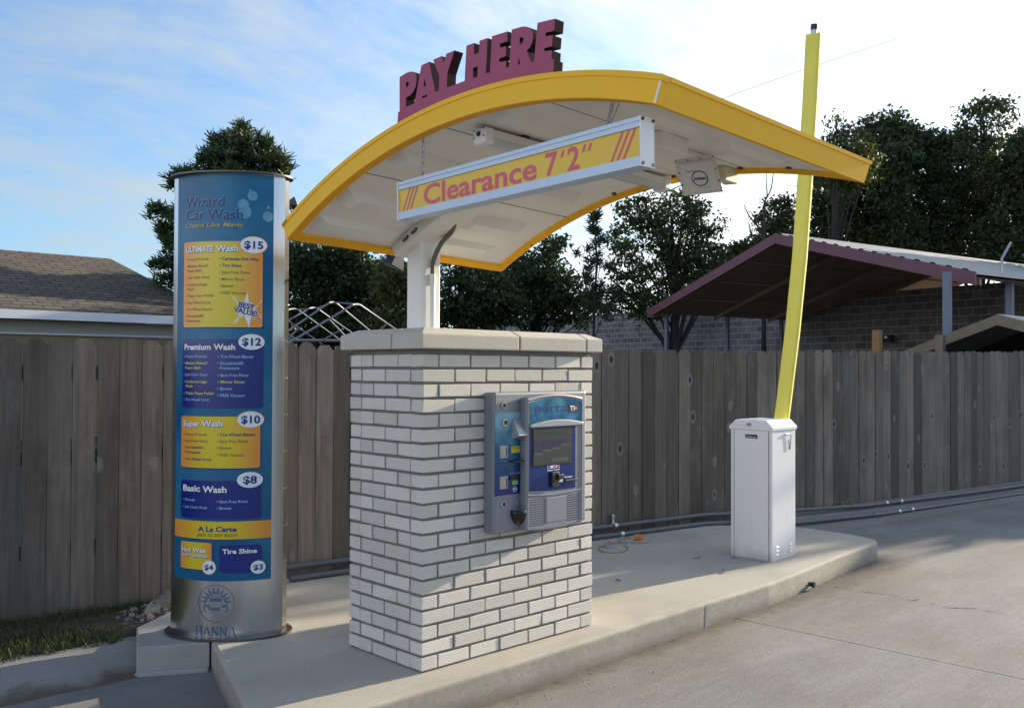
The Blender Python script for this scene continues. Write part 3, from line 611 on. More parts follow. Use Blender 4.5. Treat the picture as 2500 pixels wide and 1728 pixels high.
# PAY HERE letters: one cut-out board standing on the front edge of the arch
root = thing('pay_here_sign', 'plum coloured cut out PAY HERE letters standing on the arched front edge of the canopy', 'sign', tuple(can(0.03, -0.15, CR_)))
XS = -0.438
def pl(px, py): p = hit(940+px/5.0196, 20+py/5.0196, 0, XS, False); return (p[1], p[2])
outer = [(150, 1440), (160, 1275), (178, 1272), (178, 848), (205, 830), (255, 800), (300, 781), (335, 780), (365, 796), (384, 840), (386, 900), (374, 970), (345, 1030), (305, 1072), (258, 1100), (255, 1212), (290, 1200), (362, 1168), (445, 703), (540, 660),
         (615, 1030), (660, 1012), (665, 835), (590, 635), (692, 590), (722, 680), (750, 562), (852, 520), (765, 795), (757, 968), (790, 965), (975, 893), (997, 463), (1092, 430), (1088, 573), (1150, 552), (1157, 403), (1257, 369), (1235, 802), (1285, 790),
         (1310, 347), (1502, 287), (1497, 410), (1410, 440), (1406, 488), (1484, 470), (1478, 592), (1400, 620), (1395, 662), (1486, 650), (1480, 732), (1520, 722), (1553, 265), (1690, 227), (1745, 232), (1785, 256), (1808, 310), (1812, 380), (1798, 440), (1772, 490), (1736, 520),
         (1792, 668), (1828, 658), (1868, 183), (2084, 131), (2072, 280), (1970, 303), (1965, 348), (2056, 333), (2046, 470), (1955, 492), (1950, 530), (2046, 520), (2041, 622), (2071, 634), (2060, 830)]
bottom = [(1760, 880), (1420, 945), (1060, 1060), (700, 1195), (400, 1330)]
holes = [[(257, 912), (280, 905), (292, 918), (288, 945), (276, 968), (257, 980)], [(485, 862), (502, 955), (470, 962)], [(455, 1085), (520, 1060), (516, 1086), (450, 1108)], [(1080, 738), (1137, 715), (1132, 846), (1075, 857)], [(1650, 365), (1688, 360), (1697, 385), (1690, 425), (1674, 442), (1648, 449)], [(1638, 602), (1658, 690), (1630, 700)]]
vs, fs, nz = fill_outline([pl(*p) for p in outer+bottom], [[pl(*p) for p in h] for h in holes], 0.045, lambda x, y, z: (XS+0.0225-z, x, y))
b = MB(); 
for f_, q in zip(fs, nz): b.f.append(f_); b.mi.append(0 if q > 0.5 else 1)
b.v = vs; b.build('letter_board', [M_plum, M_plumside], root)

# ================================================================ CLEARANCE SIGN
SX, SY, SZ, SYAW, SROLL = -0.405, -0.337, 2.054, -0.0262, -0.0176; SW, SH, ST = 1.302, 0.1535, 0.0600
cz, sz = math.cos(SYAW), math.sin(SYAW); cx_, sx_ = math.cos(SROLL), math.sin(SROLL)
SM = np.array([[cz, -sz, 0], [sz, cz, 0], [0, 0, 1]])@np.array([[1, 0, 0], [0, cx_, -sx_], [0, sx_, cx_]])
def sg(s, z, d): return np.array([SX, SY, SZ])+SM@np.array([d, -s, z])      # s along the face from the left, d into the sign
root = thing('clearance_sign', 'long hanging light box reading Clearance with yellow face and pale metal frame', 'sign', tuple(sg(SW/2, 0, ST/2)))
def sbox(b, s0, s1, z0, z1, d0, d1): b.hexa([sg(s0, z0, d0), sg(s1, z0, d0), sg(s1, z0, d1), sg(s0, z0, d1)], [sg(s0, z1, d0), sg(s1, z1, d0), sg(s1, z1, d1), sg(s0, z1, d1)])
fr = 0.030
b = MB(); sbox(b, 0, SW, 0, fr, 0, ST); sbox(b, 0, SW, SH-fr, SH, 0, ST); sbox(b, -0.002, SW, SH-0.012, SH+0.002, -0.003, ST+0.003); sbox(b, -0.002, SW, -0.002, 0.009, -0.003, ST+0.003)
b.build('frame', M_alu, root)
b = MB(); sbox(b, 0.002, SW-0.002, fr-0.001, SH-fr+0.001, 0.006, ST-0.006); b.build('face_panel', M_face, root)
sl = lambda s, z, l: sg(s, z, 0.006-0.0006-l)
b = MB(); put_text(b, "Clearance", 0.166, 0.826, 0.0375, 0.0765, sl, bold=0.022); b.build('lettering', M_red, root)
b = MB(); put_text(b, "7", 0.869, 0.931, 0.0380, 0.0755, sl, bold=0.022); put_text(b, "2", 0.976, 1.034, 0.0380, 0.0755, sl, bold=0.022)
def para(b, s0, s1, z0, z1, sh, mi=0): b.add([sl(s0, z0, 0), sl(s1, z0, 0), sl(s1+sh, z1, 0), sl(s0+sh, z1, 0)], [(0, 1, 2, 3)], mi)
para(b, 0.942, 0.954, 0.088, 0.1125, 0.011); para(b, 1.043, 1.055, 0.088, 0.1125, 0.011); para(b, 1.070, 1.082, 0.088, 0.1125, 0.011)
b.build('height_lettering', M_red, root)
for base in (0.020, 1.170):
    for q in range(3): b2 = MB(); para(b2, base+q*0.026, base+q*0.026+0.011, fr+0.002, SH-fr-0.002, 0.050); b2.build('stripe', M_red, root)
for s0, s1 in ((-0.006, 0.0), (SW, SW+0.006)):
    b = MB(); sbox(b, s0, s1, -0.004, SH+0.004, -0.004, ST+0.004); e = b.build('end_cap', M_white, root, bevel=0.002)
b = MB()
for z in (0.006, SH-0.006):
    for d in (0.004, ST-0.004): b = MB(); b.tube([sg(SW+0.006, z, d), sg(SW+0.011, z, d)], 0.0055, 8); b.build('screw', M_dark, root)
def chain(s, thc, lxc, n, rk):
    p0 = can(lxc, thc, RC); p1 = sg(s, SH+0.002, ST/2); L = np.linalg.norm(p1-p0); k = max(3, int(L/0.021)); b = MB()
    for i in range(k):
        c = p0+(p1-p0)*(i+0.5)/k; d = (p1-p0)/L; a = np.array([1, 0, 0]) if i % 2 else np.array([0, 1, 0]); ll = L/k*0.72
        b.tube([c+d*ll*math.cos(q)+a*0.0065*math.sin(q) for q in np.linspace(0, 2*math.pi, 11)], 0.0019, 5, caps=False)
    b.build('chain', M_galv, root)
chain(0.127, -0.137, 0.057, 12, 0); chain(1.135, 0.223, 0.098, 4, 0)
b = MB(); p = can(0.098, 0.223, RC); q = sg(1.135, SH, ST/2)
b.tube([p+np.array([0, -0.016, 0.0]), p+np.array([0, -0.022, -0.02]), q+np.array([0, -0.02, 0.02]), q+np.array([0, -0.012, 0.002])], 0.002, 6); b.build('hook', M_galv, root)

# ================================================================ LIGHT FIXTURE, ANTENNA, CABLE
pa, pb = can(0.150, -0.050, RC), can(1.325, -0.040, RC)
root = thing('light_fixture', 'long sealed fluorescent light under the canopy ceiling behind the hanging sign', 'light', tuple((pa+pb)/2))
ax = (pb-pa)/np.linalg.norm(pb-pa); up = (can(0.7, -0.045, RC+0.1)-can(0.7, -0.045, RC)); up /= np.linalg.norm(up); sd_ = np.cross(up, ax)
def fixbox(x0, x1, s0, s1, h0, h1):
    L = np.linalg.norm(pb-pa); f_ = lambda t, s, h: pa+ax*t+sd_*s-up*h
    b = MB(); b.hexa([f_(x0, s0, h1), f_(x1, s0, h1), f_(x1, s1, h1), f_(x0, s1, h1)], [f_(x0, s0, h0), f_(x1, s0, h0), f_(x1, s1, h0), f_(x0, s1, h0)]); return b
LF = np.linalg.norm(pb-pa)
fixbox(0.05, LF-0.05, -0.034, 0.034, 0.014, 0.046).build('housing', M_ceil, root, bevel=0.004)
b = MB(); n = 14; ring = [(0.032*math.cos(q), 0.046+0.026*math.sin(q)) for q in np.linspace(0, math.pi, n)]
vs = [pa+ax*t+sd_*s-up*h for t in (0.05, LF-0.05) for s, h in ring]
b.add(vs, [(i, i+1, n+i+1, n+i) for i in range(n-1)]+[tuple(range(n)), tuple(range(n, 2*n)), (0, n-1, 2*n-1, n)]); b.build('diffuser', mat('cloudy_diffuser', (0.55, 0.55, 0.53), 0.25), root, smooth=40)
for t0, t1 in ((0.0, 0.052), (LF-0.052, LF)):
    e = fixbox(t0, t1, -0.038, 0.038, 0.010, 0.076).build('end_cap', M_white, root, bevel=0.010)
b = MB(); c = pa-ax*0.001-up*0.036; b.tube([c, c-ax*0.003], 0.0105, 14); b.build('cable_hole', M_black, root)
for s in (-0.029, 0.029):
    for h in (0.018, 0.048): b = MB(); c = pa+sd_*s-up*h; b.tube([c, c-ax*0.002], 0.0034, 8); b.build('screw', M_black, root)
for t in (0.22, LF-0.22): fixbox(t, t+0.03, -0.03, 0.03, 0.0, 0.016).build('bracket', M_dark, root)

cc = hit(1705, 430, 0, 0.55, False); nn = np.array([-0.66, -0.60, -0.45]); nn /= np.linalg.norm(nn)
def pan(u, v): r = ray(u, v, False); return CP+r*((cc-CP)@nn)/(r@nn)
TLp, TRp, BRp, BLp = pan(1645.7, 391.7), pan(1743.6, 377.7), pan(1767.9, 469), pan(1670, 480)
root = thing('antenna_panel', 'square off white antenna panel with green ring logo bracketed under the canopy corner', 'antenna', tuple((TLp+BRp)/2))
def pq(s, t, l): 
    p = (TLp*(1-s)+TRp*s)*(1-t)+(BLp*(1-s)+BRp*s)*t; return p+nn*l
b = MB(); b.hexa([pq(0, 1, -0.012), pq(1, 1, -0.012), pq(1, 0, -0.012), pq(0, 0, -0.012)], [pq(0, 1, 0), pq(1, 1, 0), pq(1, 0, 0), pq(0, 0, 0)]); b.build('back_plate', M_antenna, root, bevel=0.006)
b = MB(); b.add([pq(.07, .93, 0), pq(.93, .93, 0), pq(.93, .07, 0), pq(.07, .07, 0), pq(.11, .89, .012), pq(.89, .89, .012), pq(.89, .11, .012), pq(.11, .11, .012)], [(4, 5, 6, 7), (0, 1, 5, 4), (1, 2, 6, 5), (2, 3, 7, 6), (3, 0, 4, 7)]); b.build('cover', M_antenna, root, bevel=0.003)
b = MB(); n = 40; R0, R1 = 0.205, 0.175
for i in range(n):
    q0, q1 = 2*math.pi*i/n, 2*math.pi*(i+1)/n
    if 2.95 < q0 < 3.35: continue
    b.add([pq(.50+r*math.cos(q), .545+r*1.02*math.sin(q), .0127) for q, r in ((q0, R0), (q1, R0), (q1, R1), (q0, R1))], [(0, 1, 2, 3)])
put_text(b, 'The Car Wash Experts', 0.36, 0.70, -0.80, 0.022, lambda x, z, l: pq(x, -z, .0127)); b.build('logo_ring', M_green, root)
b = MB(); put_text(b, 'Unitec', 0.295, 0.655, -0.585, 0.088, lambda x, z, l: pq(x, -z, .0131), bold=0.03); b.build('logo_lettering', M_navytxt, root); b = MB(); put_text(b, 'Resident ID', 0.20, 0.44, -0.345, 0.032, lambda x, z, l: pq(x, -z, .0131), bold=0.01, shear=0.2); b.build('lettering', M_navytxt, root)
b = MB()
for s, t in ((.03, .045), (.33, .045), (.63, .045), (.95, .045), (.955, .36), (.955, .68), (.955, .955), (.035, .35), (.035, .68)):
    b = MB(); b.tube([pq(s, t, 0), pq(s, t, .003)], 0.0032, 6); b.build('screw', M_dark, root)
b = MB(); pm = pq(0.75, 0.35, -0.012); pc = can(1.30, 0.075, RC-0.004)
b.obox(can(1.325, 0.085, RC-0.035), CM@np.array([0.05, 0, 0]), CM@np.array([0, 0.035, 0.003]), CM@np.array([0, 0, 0.034])); b.build('junction_box', M_cream, root, bevel=0.005)
b = MB(); q0 = can(1.30, 0.07, RC-0.04); b.tube([pm, pm-nn*0.07, q0], 0.012, 8); b.build('arm', M_galv, root)

ctr = at(1448.5, 462.5, 4.32); root = thing('cable_coil', 'loose coil of black cable dangling below the far end of the ceiling light', 'cable', tuple(ctr))
b = MB(); dx, dz = np.array([0.72, -0.69, 0.0]), np.array([0, 0, 1.0]); pts = []
for i in range(150):
    q = i/150*2*math.pi*5.2; r = 0.025+0.004*math.sin(q*1.7)+0.006*math.sin(i*0.13); pts.append(ctr+dx*r*0.9*math.cos(q)+dz*(r*1.35*math.sin(q)-0.004)+np.array([0.7, 0.7, 0])*0.010*math.sin(q*0.37))
b.tube(pts, 0.0034, 5); e1 = pb-up*0.08-ax*0.12
b.tube([ctr+dz*0.03, ctr+dz*0.06-dx*0.02, e1], 0.0026, 5); e2 = pq(0.05, 0.7, -0.012); b.tube([ctr+dz*0.028, ctr+dx*0.10+dz*0.03, (ctr+e2)/2+dz*0.005, e2], 0.0026, 5)
b.build('coil', M_black, root, smooth=60)

# ================================================================ PAY TERMINAL
root = thing('pay_terminal', 'grey and blue touch screen pay terminal set into the long brick face', 'kiosk', (0.72, 0.0, 0.61))
YP, YB = -0.078, -0.128
def kf(y0): return lambda x, z, l=0.0: (x, y0-l, z)
b = MB(); b.box(0.386, 1.072, YP, 0.004, 0.612, 1.316); b.build('housing', M_greybody, root, bevel=0.012)
# bulging right half with arched top and bowed bottom
top = [(0.563+0.427*t, 1.286+0.020*math.sin(math.pi*t)) for t in np.linspace(0, 1, 15)]
bot = [(0.990-0.427*t, 0.616-0.012*math.sin(math.pi*t)) for t in np.linspace(0, 1, 15)]
b = MB(); b.prism(bot+top, YP+0.002, YB, lambda x, z, h: (x, h, z)); b.build('front_bulge', M_greybody, root, bevel=0.010)
kb, kp = kf(YB-0.0005), kf(YP-0.0005)
rim = [(0.576+0.404*t, 1.274+0.020*math.sin(math.pi*t)) for t in np.linspace(0, 1, 15)]
hd_t = [(0.588+0.388*t, 1.262+0.024*math.sin(math.pi*t)) for t in np.linspace(0, 1, 17)]; hd_b = [(0.976-0.388*t, 1.152+0.022*math.sin(math.pi*t)) for t in np.linspace(0, 1, 17)]
b = MB(); b.prism(hd_b+hd_t, YB+0.001, YB-0.0015, lambda x, z, h: (x, h, z)); hp = b.build('header_panel', M_header, root)
b = MB(); put_text(b, 'portal', 0.622, 0.870, 1.212, 0.042, kf(YB-0.0021)); b.build('lettering', M_navytxt, hp)
b = MB(); b.box(0.874, 0.944, YB-0.0028, YB-0.0016, 1.205, 1.250); b.build('badge', M_black, hp)
b = MB(); put_text(b, 'TI', 0.881, 0.918, 1.215, 0.024, kf(YB-0.0034), bold=0.03); put_text(b, '+', 0.921, 0.936, 1.218, 0.018, kf(YB-0.0034), bold=0.03); b.build('badge_lettering', M_wtxt, hp)
# raised brow under the header
bt = [(0.582+0.398*t, 1.152+0.020*math.sin(math.pi*t)) for t in np.linspace(0, 1, 15)]; bb_ = [(0.980-0.398*t, 1.136) for t in np.linspace(0, 1, 15)]
b = MB(); b.prism(bb_+bt, YB+0.001, YB-0.014, lambda x, z, h: (x, h, z)); b.build('brow', M_greylt, root, bevel=0.004)
# recessed blue field
b = MB(); b.prism([(0.584, 0.816), (0.770, 0.806), (0.927, 0.806), (0.927, 1.134), (0.584, 1.134)], YB+0.002, YB-0.002, lambda x, z, h: (x, h, z)); bp_ = b.build('blue_panel', M_bluepanel, root)
b = MB(); b.box(0.600, 0.893, YB-0.006, YB-0.002, 0.938, 1.130); b.build('screen_bezel', M_black, bp_, bevel=0.002)
b = MB(); b.box(0.606, 0.878, YB-0.0072, YB-0.006, 0.944, 1.124); sc_ = b.build('screen', M_screen, root)
for i, (zt, zb) in enumerate(((1.066, 1.008), (1.066, 1.022), (1.066, 1.030), (1.066, 1.046))): b = MB(); b.box(0.610+i*0.066, 0.672+i*0.066, YB-0.0078, YB-0.0072, zb, zt); b.build('screen_tile', M_screentxt, sc_)
b = MB(); put_text(b, 'Please make a selection', 0.65, 0.83, 1.098, 0.008, kf(YB-0.0076)); b.build('screen_heading', M_screentxt, sc_)
for i, zb in enumerate((0.994, 1.008, 1.016, 1.032)): b = MB(); b.box(0.610+i*0.066, 0.672+i*0.066, YB-0.0078, YB-0.0072, zb-0.0001, zb+0.013); b.build('screen_button', M_screengrey, sc_)
b = MB(); b.box(0.735, 0.865, YB-0.0078, YB-0.0072, 0.954, 0.974); b.build('screen_button', M_screengrey, sc_)
b = MB(); b.box(0.712, 0.802, YB-0.003, YB-0.002, 0.922, 0.936); b.build('card_logo_strip', M_wtxt, bp_)
b = MB(); b.box(0.758, 0.776, YB-0.0036, YB-0.003, 0.924, 0.934); b.build('card_mark', M_red, bp_)
for x0, x1 in ((0.716, 0.734), (0.786, 0.799)): b = MB(); b.box(x0, x1, YB-0.0036, YB-0.003, 0.924, 0.934); b.build('card_mark', M_titleblue, bp_)
b = MB(); put_text(b, 'Insert Card', 0.712, 0.802, 0.908, 0.0095, kf(YB-0.0027), bold=0.02); b.build('card_lettering', M_wtxt, bp_); b = MB(); put_text(b, 'Receipt', 0.842, 0.902, 0.864, 0.0100, kf(YB-0.0027), bold=0.02)
b.build('receipt_lettering', M_wtxt, bp_); b = MB(); b.add([kf(YB-0.0027)(*p) for p in ((0.795, 0.848), (0.830, 0.842), (0.830, 0.874), (0.812, 0.866), (0.822, 0.862))], [(0, 1, 2), (0, 2, 3, 4)]); b.build('card_arrow', M_wtxt, bp_)
b = MB(); b.box(0.733, 0.786, YB-0.018, YB-0.002, 0.824, 0.903); b.box(0.768, 0.804, YB-0.030, YB-0.002, 0.862, 0.890); b.build('card_reader', M_black, root, bevel=0.004)
b = MB(); b.box(0.834, 0.926, YB-0.016, YB-0.002, 0.842, 0.856); b.build('receipt_slot', M_black, root, bevel=0.003)
# speaker field
for x0, nx in ((0.590, 9), (0.866, 8)):
    b = MB()
    for i in range(nx):
        for j in range(12): x, z = x0+i*0.0128, 0.640+j*0.0118; b.tube([(x, YB+0.001, z), (x, YB-0.0010, z)], 0.0031, 6)
    b.build('speaker_grille', M_black, root)
b = MB(); b.box(0.706, 0.856, YB-0.0025, YB+0.001, 0.644, 0.772); b.build('access_plate', M_greylt if False else M_greybody, root, bevel=0.0015)
bl = [(0.570+0.412*t, 0.797-0.012*math.sin(math.pi*t)) for t in np.linspace(0, 1, 15)]
b = MB(); b.tube([(x, YB-0.001, z) for x, z in bl], 0.0045, 6); b.build('trim_bead', M_greylt, root, smooth=60)
b = MB(); b.tube([(x, YB-0.001, z) for x, z in rim], 0.0040, 6); b.tube([(0.981, YB-0.001, 1.272), (0.979, YB-0.001, 0.63)], 0.0035, 6); b.build('trim_bead', M_greylt, root, smooth=60)
# left money panel
b = MB(); b.box(0.392, 0.575, YP-0.0015, YP+0.001, 0.803, 1.214); mp_ = b.build('money_panel', M_cyanfade, root)
for z in (1.252, 0.759):
    b = MB(); b.tube([(0.450, YP+0.001, z), (0.450, YP-0.006, z)], [0.020, 0.0175], 18); b.build('lock_collar', M_greylt, root, smooth=40)
    b = MB(); b.tube([(0.450, YP-0.006, z), (0.450, YP-0.0068, z)], 0.0105, 14); b.build('keyhole', M_black, root)
b = MB(); b.tube([(0.537, YP+0.001, 0.757), (0.537, YP-0.006, 0.757)], 0.011, 14); b.build('key_lock', M_chrome, root, smooth=40)
b = MB(); b.tube([(0.452, YP, 1.166), (0.452, YP-0.012, 1.166)], 0.0165, 16); b.build('coin_button', M_chrome, root, smooth=40)
b = MB(); b.tube([(0.454, YP-0.012, 1.166), (0.454, YP-0.0135, 1.166)], 0.012, 14); b.build('coin_button_centre', M_black, root)
# bill hood
b = MB(); b.hexa([(0.500, YP, 1.082), (0.588, YP, 1.082), (0.588, YP+0.001, 1.182), (0.512, YP+0.001, 1.182)][:0] or [(0.500, YP-0.001, 1.078), (0.586, YP-0.001, 1.078), (0.586, YP+0.002, 1.078), (0.500, YP+0.002, 1.078)], [(0.512, YP-0.002, 1.184), (0.566, YP-0.002, 1.184), (0.566, YP+0.002, 1.184), (0.512, YP+0.002, 1.184)])
b.add([(0.500, YP-0.001, 1.078), (0.586, YP-0.001, 1.078), (0.508, YP-0.052, 1.100), (0.578, YP-0.052, 1.100), (0.512, YP-0.002, 1.184), (0.566, YP-0.002, 1.184), (0.516, YP-0.045, 1.112), (0.570, YP-0.045, 1.112)], [(0, 1, 3, 2), (0, 2, 4), (1, 5, 3), (2, 3, 7, 6), (2, 6, 4), (3, 5, 7), (6, 7, 5, 4)])
b.build('bill_hood', M_greylt, root)
for z in (1.019, 0.866):
    b = MB(); b.box(0.421, 0.477, YP-0.006, YP-0.001, z-0.032, z+0.032); b.build('coin_cup_rim', M_greylt, root, bevel=0.006)
    b = MB(); b.box(0.430, 0.462, YP-0.0068, YP-0.006, z-0.024, z+0.022); b.build('coin_cup', M_slot, root)
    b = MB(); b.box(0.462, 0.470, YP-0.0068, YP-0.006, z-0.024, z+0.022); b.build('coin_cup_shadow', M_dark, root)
b = MB(); b.box(0.503, 0.560, YP-0.0028, YP-0.0015, 1.011, 1.043); lb = b.build('warning_label', M_labely, mp_)
b = MB(); put_text(b, 'CAUTION', 0.506, 0.557, 1.031, 0.007, kf(YP-0.0034), bold=0.03); put_text(b, 'MIND YOUR FINGERS'[:0]+'NO BILLS', 0.510, 0.552, 1.018, 0.006, kf(YP-0.0034)); b.build('label_lettering', M_black, mp_)
b = MB(); b.hexa([(0.496, YP-0.001, 0.966), (0.590, YP-0.001, 0.966), (0.590, YP-0.001, 0.975), (0.496, YP-0.001, 0.975)][:0] or [(0.496, YP-0.036, 0.966), (0.586, YP-0.036, 0.966), (0.586, YP-0.001, 0.964), (0.496, YP-0.001, 0.964)], [(0.496, YP-0.036, 0.972), (0.586, YP-0.036, 0.972), (0.586, YP-0.001, 0.976), (0.496, YP-0.001, 0.976)]); b.build('change_rail', M_dark, root)
b = MB(); put_text(b, 'Coin Return', 0.432, 0.476, 0.972, 0.005, kf(YP-0.002)); b.build('coin_lettering', M_cyantxt, mp_); b = MB(); put_text(b, '$1 5 10 20 Bills', 0.495, 0.565, 0.905, 0.006, kf(YP-0.002)); b.build('panel_lettering', M_cyantxt, mp_)
b = MB(); b.box(0.492, 0.562, YP-0.008, YP-0.001, 0.876, 0.898); b.build('bill_slot', M_black, root, bevel=0.002)
b = MB(); b.box(0.510, 0.548, YP-0.0028, YP-0.0015, 0.850, 0.872); b.build('bill_label', M_labelg, mp_)
b = MB(); n = 24
for i in range(n):
    q0, q1 = 2*math.pi*i/n, 2*math.pi*(i+1)/n; f_ = kf(YP-0.002)
    b.add([f_(0.528+r*math.cos(q), 0.828+r*math.sin(q)) for q, r in ((q0, .014), (q1, .014), (q1, .0115), (q0, .0115))], [(0, 1, 2, 3)])
b.add([kf(YP-0.002)(*p) for p in ((0.516, 0.826), (0.540, 0.826), (0.540, 0.831), (0.516, 0.831))], [(0, 1, 2, 3)]); b.build('push_mark', M_wtxt, mp_)
# cash cup, half bowl
b = MB(); n, mm = 16, 7; vs = []
for i in range(mm+1):
    t = i/mm*math.pi/2
    for j in range(n+1):
        q = math.pi*j/n; vs.append((0.555+0.055*math.cos(q)*math.cos(t), YP-0.050*math.sin(q)*math.cos(t), 0.722-0.075*math.sin(t)))
b.add(vs, [(i*(n+1)+j, i*(n+1)+j+1, (i+1)*(n+1)+j+1, (i+1)*(n+1)+j) for i in range(mm) for j in range(n)])
o = b.build('cash_cup', M_black, root, smooth=60); sm_ = o.modifiers.new('shell', 'SOLIDIFY'); sm_.thickness = 0.004

# ================================================================ PRICE COLUMN
PR, PE, PA = 0.434, 0.082, R_(45); PROT = R_(-47); PC = np.array([-0.312, 1.296])
ch = PR*math.cos(PA); PW = PR*math.sin(PA)
root = thing('price_column', 'tall oval brushed steel price column with blue and yellow wash menu', 'price sign', (PC[0], PC[1], 0), PROT)
pxd = np.array([math.cos(PROT), math.sin(PROT)]); pyd = np.array([-math.sin(PROT), math.cos(PROT)])
def parc(a, l=0.0, back=False):
    y = -((PR+l)*math.cos(a)-ch+PE/2); return ((PR+l)*math.sin(a), -y if back else y)
def pf(s, z, l=0.0): x, y = parc(s/PR, 0.0015+l); return (x, y, z)          # local, on the front arc
c0 = PC+pyd*(ch-PE/2)          # arc centre in plan
def psurf(px, py, y0):         # survey of the printed sheet: close-up coordinates -> (arc length, height)
    d = ray(400+px/3.325, y0+py/3.325, False); o = CP[:2]-c0; A = d[0]**2+d[1]**2; B = 2*(o@d[:2]); Cc = o@o-PR**2; q = B*B-4*A*Cc
    t = (-B-math.sqrt(max(q, 0)))/(2*A); p = CP+d*t; v = p[:2]-c0
    a = math.atan2(v@pxd, -(v@pyd)); return max(-PA, min(PA, a))*PR, p[2]
ZT = 2.470
out_ = [parc(a) for a in np.linspace(-PA, PA, 25)]+[parc(a, 0, True) for a in np.linspace(PA, -PA, 25)]
b = MB(); b.prism(out_, 0.012, ZT); b.build('shaft', M_steel, root, smooth=35, world=False)
def flange(z0, z1, g): 
    A2 = [( (PR+0)*math.sin(a)*1.0, 0) for a in ()]
    n = 56; pts = [((PW+g)*math.cos(2*math.pi*i/n), (0.178+g)*math.sin(2*math.pi*i/n)) for i in range(n)]
    b = MB(); b.prism(pts, z0, z1); return b
flange(0.0, 0.012, 0.040).build('base_flange', M_flange, root, smooth=35, world=False)
flange(ZT, ZT+0.008, 0.030).build('top_flange', M_flange, root, smooth=35, world=False)
b = MB()
for z in np.arange(0.18, 2.45, 0.20):
    for yy in (-0.026, 0.026): b = MB(); b.ball((PW+0.0007, yy, z), 0.0035, 5); b.build('rivet', M_chrome, root, smooth=60, world=False)
for s in (-1, 1): b = MB(); b.box(s*PW-0.0012, s*PW+0.0012, -PE/2+0.004, PE/2-0.004, 0.02, ZT-0.01); b.build('edge_strip', mat('edge_steel', (0.42, 0.38, 0.32), 0.2, metal=1.0, var=0.3, vscale=9), root, world=False)
LY = [0]
def sheet(name, px0, px1, py0, py1, y0, mt, layer, parent=root, rr=0.0, n=24, sz=None):
    if sz: s0, s1, z0, z1 = sz
    else:
        (s0, za), (s1, zb) = psurf(px0, py0, y0), psurf(px1, py0, y0); (s2, zc), (s3, zd) = psurf(px0, py1, y0), psurf(px1, py1, y0)
        s0, s1, z1, z0 = (s0+s2)/2, (s1+s3)/2, (za+zb)/2, (zc+zd)/2
    b = MB(); vs = []
    for i in range(n+1):
        t = 0.5-0.5*math.cos(math.pi*i/n); s = s0+(s1-s0)*t; d = min(s-s0, s1-s); c = rr-math.sqrt(max(0, rr*rr-(rr-d)**2)) if d < rr else 0
        vs += [pf(s, z0+c, layer), pf(s, z1-c, layer)]
    b.add(vs, [(2*i, 2*i+2, 2*i+3, 2*i+1) for i in range(n)]); return b.build(name, mt, parent, world=False), (s0, s1, z0, z1)
HP = 0.000654
def ptext(b, txt, x0, x1, yb, hp, y0, layer, bold=0.0, shear=0.0):
    (s0, z0), (s1, z1) = psurf(x0, yb, y0), psurf(x1, yb, y0); put_text(b, txt, s0, s1, (z0+z1)/2, hp*HP, pf, layer, bold, shear)
def oval(b, cxp, cyp, rx, rz, y0, layer, n=36):
    (s0, z0), (s1, _) = psurf(cxp, cyp, y0), psurf(cxp+rx, cyp, y0); a = s1-s0
    ring = [pf(s0+a*math.cos(2*math.pi*i/n), z0+rz*HP*math.sin(2*math.pi*i/n), layer) for i in range(n)]
    b.add([pf(s0, z0, layer)]+ring, [(0, 1+i, 1+(i+1) % n) for i in range(n)]); return s0, z0, a
zb_ = psurf(480, 793, 1180)[1]
gp, _ = sheet('graphic_panel', 0, 0, 0, 0, 0, M_blue, 0.0, sz=(-R_(38.5)*PR, R_(36.5)*PR, zb_, ZT-0.002), n=40)
# printed bubbles: thin rings and soft discs
b = MB()
for i in range(70):
    s = -0.29+0.57*RNG.random(); z = zb_+0.03+(1.98-zb_)*RNG.random(); r = 0.012+0.028*RNG.random(); n = 18; a0 = RNG.random()*6.28; w = 0.0016
    if s-r < -0.302 or s+r > 0.288: continue
    for k in range(int(n*(0.45+0.5*RNG.random()))):
        q0, q1 = a0+2*math.pi*k/n, a0+2*math.pi*(k+1)/n
        b.add([pf(s+rr*math.cos(q), z+rr*math.sin(q), 0.0006) for q, rr in ((q0, r), (q1, r), (q1, r-w), (q0, r-w))], [(0, 1, 2, 3)])
b.build('bubble_rings', M_bluering, gp, world=False)
b = MB()
for x, y, rx in ((645, 335, 48), (660, 395, 52), (845, 430, 42), (720, 262, 40), (700, 215, 10), (848, 356, 12)): oval(b, x, y, rx, rx*1.0, 400, 0.0009+0.0001*(x % 7))
b.build('bubbles', M_bubble, gp, world=False)
b = MB(); ptext(b, 'Wizard', 180, 494, 350, 78, 400, 0.0018, 0.014); ptext(b, 'Car Wash', 185, 640, 455, 78, 400, 0.0018, 0.016); t_ = b.build('title_lettering', M_titleblue, gp, world=False)
b = MB(); ptext(b, 'Wizard', 177, 491, 347, 78, 400, 0.0012, 0.012); ptext(b, 'Car Wash', 182, 637, 452, 78, 400, 0.0012, 0.014); b.build('title_outline', M_bluel, gp, world=False)
b = MB(); ptext(b, 'Cleans Like Magic', 184, 650, 520, 34, 400, 0.0018, 0.02, 0.25); b.build('slogan_lettering', M_goldtxt, gp, world=False)
b = MB(); ptext(b, 'Cleans Like Magic', 188, 654, 524, 34, 400, 0.0012, 0.03, 0.25); b.build('slogan_shadow', M_navytxt, gp, world=False)
